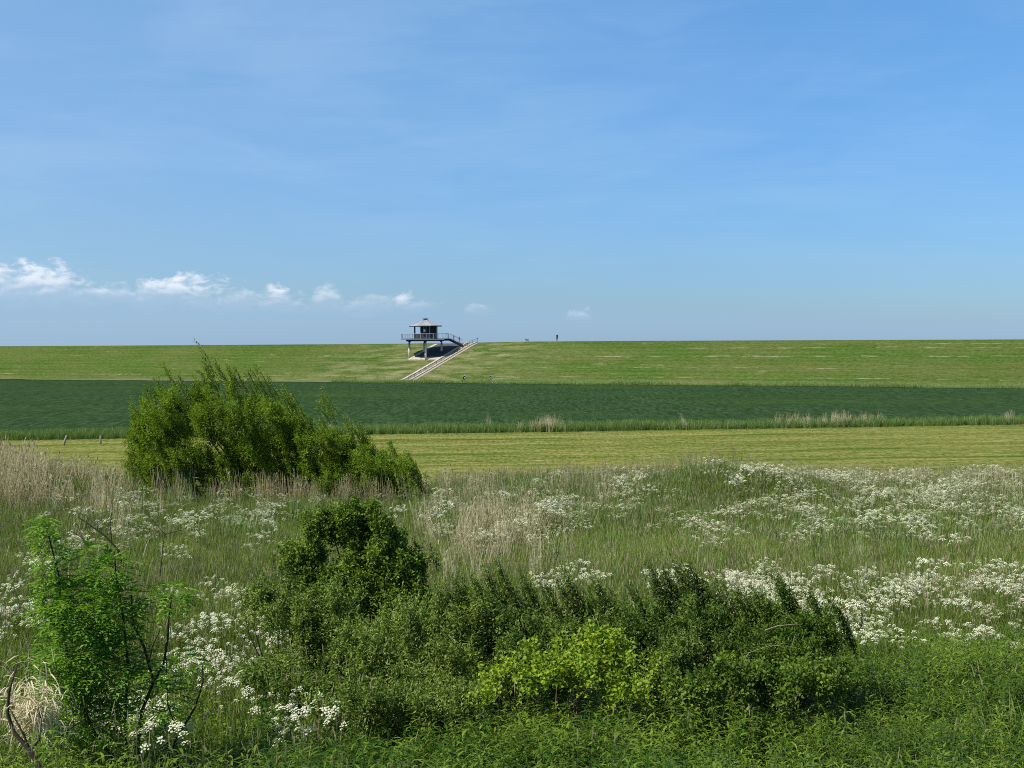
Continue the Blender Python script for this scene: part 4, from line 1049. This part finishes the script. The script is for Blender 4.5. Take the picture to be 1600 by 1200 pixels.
# hawthorn
YH = 24.
shrub('hawthorn_bush', 'tall rounded dark green hawthorn bush in the middle of the foreground', 'bush', (*at(585, 940, YH)[:2], float(ground_z(at(585, 940, YH)[0], YH))),
      [lobe(555, 830, YH, 68, 48, .6), lobe(520, 820, YH, 62, 36, .5, 260), lobe(475, 870, YH, 45, 36, .5, 220), lobe(560, 800, YH, 45, 26, .4), lobe(600, 870, YH, 72, 55, .7), lobe(640, 890, YH, 30, 50, .5, 150), lobe(565, 900, YH - .2, 80, 60, .7), lobe(490, 900, YH, 60, 50, .6, 260), lobe(600, 935, YH - .3, 70, 40, .7), lobe(645, 945, YH - .4, 40, 45, .5), lobe(540, 930, YH - .4, 70, 45, .7)],
      2300, 26, .058, .040, M_haw, M_barkdark, slen=.42, upw=.75, jit=.03, ltb=.05, ltr=.5, limbs=22, limb_r=.035, twigs=260, bias=.5, lean=(-.1, 0, 0), clump=9,
      spikes=[(*at(a, b, YH), .35) for a, b in ((505, 790), (590, 772), (575, 778), (540, 785), (470, 850), (672, 850), (648, 838), (682, 862), (425, 862), (440, 880), (660, 900), (478, 800), (610, 795))])
YL = 21.5
shrub('privet_bush', 'dark small-leaved bush sprawling left of the hawthorn, its upper edge yellow-green', 'bush', (*at(450, 1010, YL)[:2], float(ground_z(at(450, 1010, YL)[0], YL))),
      [lobe(455, 960, YL, 85, 60, .8), lobe(425, 930, YL, 55, 32, .5, 160), lobe(480, 1020, YL - .3, 90, 60, .8), lobe(520, 960, YL, 60, 60, .7), lobe(430, 1045, YL - 1.2, 70, 38, .7), lobe(520, 1065, YL - 1.6, 80, 36, .7)],
      1300, 26, .050, .026, M_privet, M_barkdark, slen=.38, upw=.9, jit=.025, ltb=.1, ltr=.5, limbs=16, limb_r=.022, twigs=260, bias=.5, lean=(-.15, 0, 0), clump=10,
      spikes=[(*at(a, b, YL), .4) for a, b in ((380, 905), (395, 900), (410, 890), (430, 885), (385, 920), (450, 892))])
# low thicket, one bush after another
def spikeline(pts, Y, l): return [(*at(a + rng.normal(0, 5) + q * .9, b - 8 + rng.uniform(-5, 5) + q * 1.9, Y + rng.uniform(-.12, .12)), l * rng.uniform(.8, 1.3)) for a, b in pts for q in range(30)]
B_ = dict(clump=12, tall=2.2, jit=.025, upw=1.0, lean=(-.38, 0, 0), slen=.5, limbs=18, limb_r=.022, twigs=300, bias=.42)
def bpos(px, py, Y): p = at(px, py, Y); return (p[0], Y, float(ground_z(p[0], Y)))
shrub('thicket_bush', 'broad grey-green small-leaved bush below and right of the hawthorn', 'bush', bpos(640, 1050, 19.5),
      [lobe(590, 1010, 19.5, 85, 62, .9), lobe(680, 1000, 19.5, 85, 72, .9), lobe(620, 1060, 18.8, 110, 50, .8), lobe(730, 970, 20, 70, 55, .8), lobe(560, 1085, 17.9, 90, 30, .6), lobe(690, 1080, 17.9, 80, 30, .6)],
      1900, 26, .058, .022, M_privet, M_barkdark, ltb=.12, ltr=.55, spikes=spikeline(((540, 985), (700, 925), (735, 905), (710, 900), (690, 915), (560, 965), (630, 950)), 19.8, .45), **B_)
shrub('thicket_bush', 'upright bush with spiky dark shoots in the centre of the thicket', 'bush', bpos(830, 1000, 20.),
      [lobe(800, 990, 20, 80, 58, .9), lobe(880, 985, 20.2, 80, 55, .9), lobe(840, 1025, 19.4, 100, 50, .8), lobe(760, 970, 20.4, 50, 40, .6)],
      1800, 26, .058, .022, M_privet, M_barkdark, ltb=-.02, ltr=.5, spikes=spikeline(((770, 880), (755, 893), (810, 895), (880, 892), (870, 905), (920, 905), (845, 912), (940, 920)), 20.2, .5), **B_)
shrub('thicket_bush', 'tall leaning plume-like bush rising behind the bramble', 'bush', bpos(1030, 1000, 20.2),
      [lobe(985, 990, 20.2, 75, 55, .9), lobe(1060, 970, 20.4, 75, 55, .9), lobe(1110, 985, 20.4, 50, 55, .7), lobe(1040, 1020, 19.6, 110, 50, .9)],
      1900, 26, .058, .022, M_privet, M_barkdark, ltb=-.04, ltr=.45, spikes=spikeline(((1010, 884), (1030, 890), (1050, 878), (1065, 888), (1075, 880), (1015, 905), (1040, 900), (1110, 905), (1095, 915), (980, 910)), 20.4, .6), **B_)
shrub('thicket_bush', 'dark round bush with dead twigs closing the right end of the thicket', 'bush', bpos(1220, 1000, 20.),
      [lobe(1180, 985, 20.2, 65, 50, .8), lobe(1255, 980, 20, 52, 45, .7), lobe(1225, 1015, 19.7, 90, 50, .8), lobe(1160, 1030, 19.5, 60, 45, .7)],
      1700, 26, .050, .024, M_haw, M_barkdark, ltb=-.1, ltr=.42, spikes=spikeline(((1150, 922), (1215, 912), (1210, 900), (1260, 925), (1295, 935), (1180, 925)), 20.2, .4), **B_)
# yellow-green bramble
shrub('bramble', 'bright yellow-green bramble sprawling in front of the thicket', 'bush', bpos(880, 1060, 17.6),
      [lobe(820, 1050, 17.7, 68, 32, .4), lobe(900, 1050, 17.8, 75, 40, .4), lobe(950, 1020, 18.4, 70, 45, .35), lobe(880, 1000, 18.9, 60, 22, .2, 40), lobe(990, 1070, 17.7, 50, 30, .4, 120), lobe(760, 1075, 17.5, 30, 20, .3, 50), lobe(900, 1030, 18.2, 170, 45, .8, 260)],
      640, 9, .058, .048, M_bramble, M_twigbrown, slen=.4, upw=.5, jit=.04, ltb=.15, ltr=.7, limbs=14, limb_r=.01, twigs=150, bias=.5, lean=(0, -.2, 0), clump=9)
shrub('bramble', 'duller green bramble with brown stems under the dark right-hand bush', 'bush', bpos(1200, 1075, 17.9),
      [lobe(1130, 1050, 17.9, 80, 32, .5), lobe(1220, 1060, 18, 80, 36, .5), lobe(1290, 1050, 18.3, 50, 32, .4), lobe(1080, 1070, 17.7, 60, 30, .4)],
      800, 12, .055, .040, M_haw, M_twigbrown, slen=.35, upw=.6, jit=.04, ltb=-.05, ltr=.55, limbs=14, limb_r=.01, twigs=260, bias=.5, clump=9)

# leafy sapling clump at the left: pinnate leaves
def pinnate_shrub(name, label, base, leaves, mt, stems, bm, Ll=.072, Wl=.032):
    base = np.array(base, float); e = empty(name, base); tag(e, label, 'tree')
    P, A, N_, LT, LL = [], [], [], [], []
    for (p, d, s_, t0) in leaves:
        d = d / np.linalg.norm(d); sdv = np.cross(d, [0, 0, 1.]); sdv /= max(np.linalg.norm(sdv), .05); nrm = np.cross(sdv, d)
        for j in range(4):
            q = p + d * s_ * (.25 + .25 * j) - np.array([0, 0, .03 * j * s_ / .2])
            if j == 3: P.append(q); A.append(d + [0, 0, -.3]); N_.append(nrm); LT.append(t0 + rng.uniform(0, .3)); LL.append(1.1)
            else:
                for sg in (-1, 1):
                    P.append(q); A.append(sdv * sg + d * .75 + [0, 0, -.15]); N_.append(nrm + rng.normal(0, .15, 3)); LT.append(t0 + rng.uniform(0, .35)); LL.append(1 - .08 * abs(j - 1))
    LL = np.array(LL) * rng.uniform(.85, 1.15, len(LL))
    me = leaf_mesh('foliage', np.array(P) - base, np.array(A), np.array(N_), Ll * LL, Wl * LL, np.array(LT), [mt], .4, .15)
    o = link(bpy.data.objects.new('foliage', me), e); o['kind'] = 'stuff'
    for pts, r0, r1_ in stems:
        m1 = MB(); n = len(pts); r0 *= .72; m1.tube([np.array(p) - base for p in pts], [r0 + (r1_ - r0) * i / (n - 1) for i in range(n)], 7, cap=False); m1.build('branch', bm, e, True)
    return e
YS = 16.2
leaves = []
def fill(px, py, Y, rpx, rpy, ry, n, s_=(.15, .24), t=.1):
    for _ in range(n):
        d = rng.normal(0, 1, 3); d /= np.linalg.norm(d); r = rng.uniform() ** .42; k = Y / F_PX
        p = at(px, py, Y) + d * r * np.array([rpx * k, ry, rpy * k])
        dd = d * np.array([1, 1, .4]) + np.array([rng.normal(0, .4), rng.normal(0, .4) - .15, .25])
        leaves.append((p, dd, rng.uniform(*s_), t + rng.normal(0, .14)))
for a in ((150, 950, 62, 50, 240), (120, 1010, 62, 60, 260), (165, 1040, 55, 60, 230), (110, 1085, 50, 55, 170), (185, 960, 30, 45, 90), (130, 1120, 65, 35, 150), (190, 1130, 70, 35, 110), (235, 1090, 60, 40, 70), (95, 945, 40, 30, 80), (170, 890, 28, 20, 60), (140, 868, 16, 14, 26), (265, 925, 28, 14, 34), (275, 945, 18, 12, 20), (270, 1040, 45, 22, 40)):
    fill(a[0], a[1], YS, a[2], a[3], a[2] * .008, int(a[4] * 1.3), t=.16)
for q in range(16):   # the tall thin leader
    r_ = 812 + q * 9.5; fill(68 + q * 1.6, r_, YS, 11 + q * .9, 6, .14, 11 if q < 10 else 16, (.12, .18), .3)
def stem(pts, Y=YS, dy=.0): return [at(a, b, Y + dy * i) for i, (a, b) in enumerate(pts)]
stems = [(stem([(190, 1200), (150, 1150), (110, 1060), (98, 980), (92, 900), (78, 845), (70, 812)]), .03, .006),
         (stem([(200, 1200), (195, 1120), (200, 1040), (192, 960), (182, 900), (178, 862)]), .028, .008),
         (stem([(212, 1195), (222, 1110), (240, 1065), (225, 1010), (208, 975), (205, 930)]), .032, .010),
         (stem([(240, 1065), (255, 1040), (262, 1000), (264, 965), (268, 930)]), .022, .008), (stem([(240, 1065), (232, 1040), (238, 1010), (250, 985)]), .012, .004),
         (stem([(255, 1200), (278, 1150), (305, 1105), (317, 1065), (316, 1040)]), .024, .008), (stem([(278, 1150), (262, 1100), (260, 1040), (258, 1005)]), .013, .004),
         (stem([(140, 1180), (130, 1100), (140, 1000), (150, 920)]), .018, .006)]
pinnate_shrub('leafy_sapling', 'bright green sapling clump with dark forked stems in the bottom left corner', (*at(190, 1190, YS)[:2], float(ground_z(at(190, 1190, YS)[0], YS))), leaves, M_maple, stems, M_barkdark)

# bare brush: dark curving branches, pale dead wood and the straw heap behind them
def branchy(name, label, cat, base, lines, m, Y):
    base = np.array(base, float); e = empty(name, base); tag(e, label, cat)
    for pts, r0, r1_ in lines:
        P = [at(a, b, Y + c_) for a, b, c_ in pts]; m1 = MB(); n = len(P)
        m1.tube([p - base for p in P], [r0 + (r1_ - r0) * i / (n - 1) for i in range(n)], 6, cap=False); m1.build('branch', m, e, True)
    return e
branchy('bare_branches', 'dark leafless curving branches in front of the straw heap at the lower left', 'branches', (*at(55, 1190, 15.)[:2], float(ground_z(at(55, 1190, 15.)[0], 15.))),
        [([(62, 1200, 0), (45, 1170, 0), (22, 1145, .1), (12, 1115, .1), (14, 1080, .1), (25, 1045, .1), (27, 1040, .2)], .030, .008),
         ([(45, 1170, 0), (38, 1150, 0), (22, 1120, 0), (16, 1108, .1)], .016, .006), ([(48, 1172, 0), (62, 1155, -.1), (64, 1128, -.1), (60, 1105, -.1)], .015, .005),
         ([(55, 1185, 0), (80, 1165, .2), (105, 1142, .3), (125, 1128, .3)], .012, .005), ([(50, 1180, 0), (20, 1182, 0), (-10, 1178, 0)], .010, .005), ([(55, 1195, 0), (15, 1195, -.1), (-20, 1190, -.1)], .014, .008)], M_barkdark, 15.)
branchy('dead_wood', 'pale dead branches with fine white twigs at the left edge, above the straw heap', 'branches', (*at(10, 1100, 15.8)[:2], float(ground_z(at(10, 1100, 15.8)[0], 15.8))),
        [([(-15, 1066, 0), (5, 1082, 0), (20, 1095, 0), (35, 1110, -.1)], .028, .016), ([(42, 1052, 0), (46, 1030, 0), (44, 1010, 0), (36, 985, 0)], .008, .003), ([(44, 1012, 0), (52, 992, 0)], .005, .002),
         ([(42, 1048, 0), (36, 1038, 0), (18, 1028, 0)], .006, .002), ([(5, 1060, 0), (18, 1048, 0), (10, 1036, 0), (-5, 1030, 0)], .008, .003), ([(20, 1095, 0), (24, 1060, 0), (5, 1042, 0), (-10, 1038, 0)], .007, .003)], M_barkpale, 15.8)
mb = MB()
for _ in range(800):
    a = rng.uniform(0, 6.28); r = abs(rng.normal(0, .5)); pxc, pyc = 55 + 34 * math.cos(a) * r * 1.5 + rng.normal(0, 6), 1110 + 52 * math.sin(a) * r * 1.3
    p = at(pxc, pyc, 15.4 + rng.uniform(-.25, .25)); dd = np.array([rng.normal(0, 1.), rng.normal(-.2, .5), rng.normal(-.15, .45)])
    quadleaf(mb, p, dd, np.array([0, 0, 1.]) + rng.normal(0, .2, 3), rng.uniform(.12, .3), rng.uniform(.008, .018), 0, rng.uniform(.1, .9), rng.uniform(.1, .4))
o = mb.build('straw_heap', M_straw); tag(o, 'heap of collapsed pale straw between the bare branches and the sapling', 'dead grass', kind='stuff')
# thin dead twigs on the thicket
branchy('dead_twigs', 'pale arching dead twigs lying over the dark right-hand bush', 'branches', (*at(1210, 1020, 19.)[:2], float(ground_z(at(1210, 1020, 19.)[0], 19.))),
        [([(1195, 985, 0), (1215, 978, 0), (1245, 975, 0)], .010, .004), ([(1245, 975, 0), (1232, 962, 0), (1220, 955, 0)], .006, .003), ([(1230, 1025, 0), (1238, 1008, 0), (1243, 990, 0)], .006, .003),
         ([(1150, 1050, 0), (1170, 1020, 0), (1205, 1008, 0), (1245, 1012, 0)], .006, .003)], M_barkpale, 19.0)
branchy('dead_branches', 'dark leafless branches poking through the flowers above the sapling', 'branches', (*at(160, 870, 31)[:2], float(ground_z(at(160, 870, 31)[0], 31.))),
        [([(190, 880, 0), (185, 860, 0), (165, 838, 0), (140, 820, 0), (122, 808, 0)], .03, .012), ([(175, 850, 0), (172, 820, 0), (176, 790, 0)], .015, .006), ([(140, 850, 0), (125, 838, 0), (108, 828, 0)], .015, .006),
         ([(250, 900, 0), (254, 860, 0), (258, 830, 0)], .014, .006), ([(258, 835, 0), (240, 815, 0), (228, 800, 0)], .012, .005), ([(258, 835, 0), (285, 828, 0), (300, 820, 0)], .01, .004)], M_barkdark, 31.)
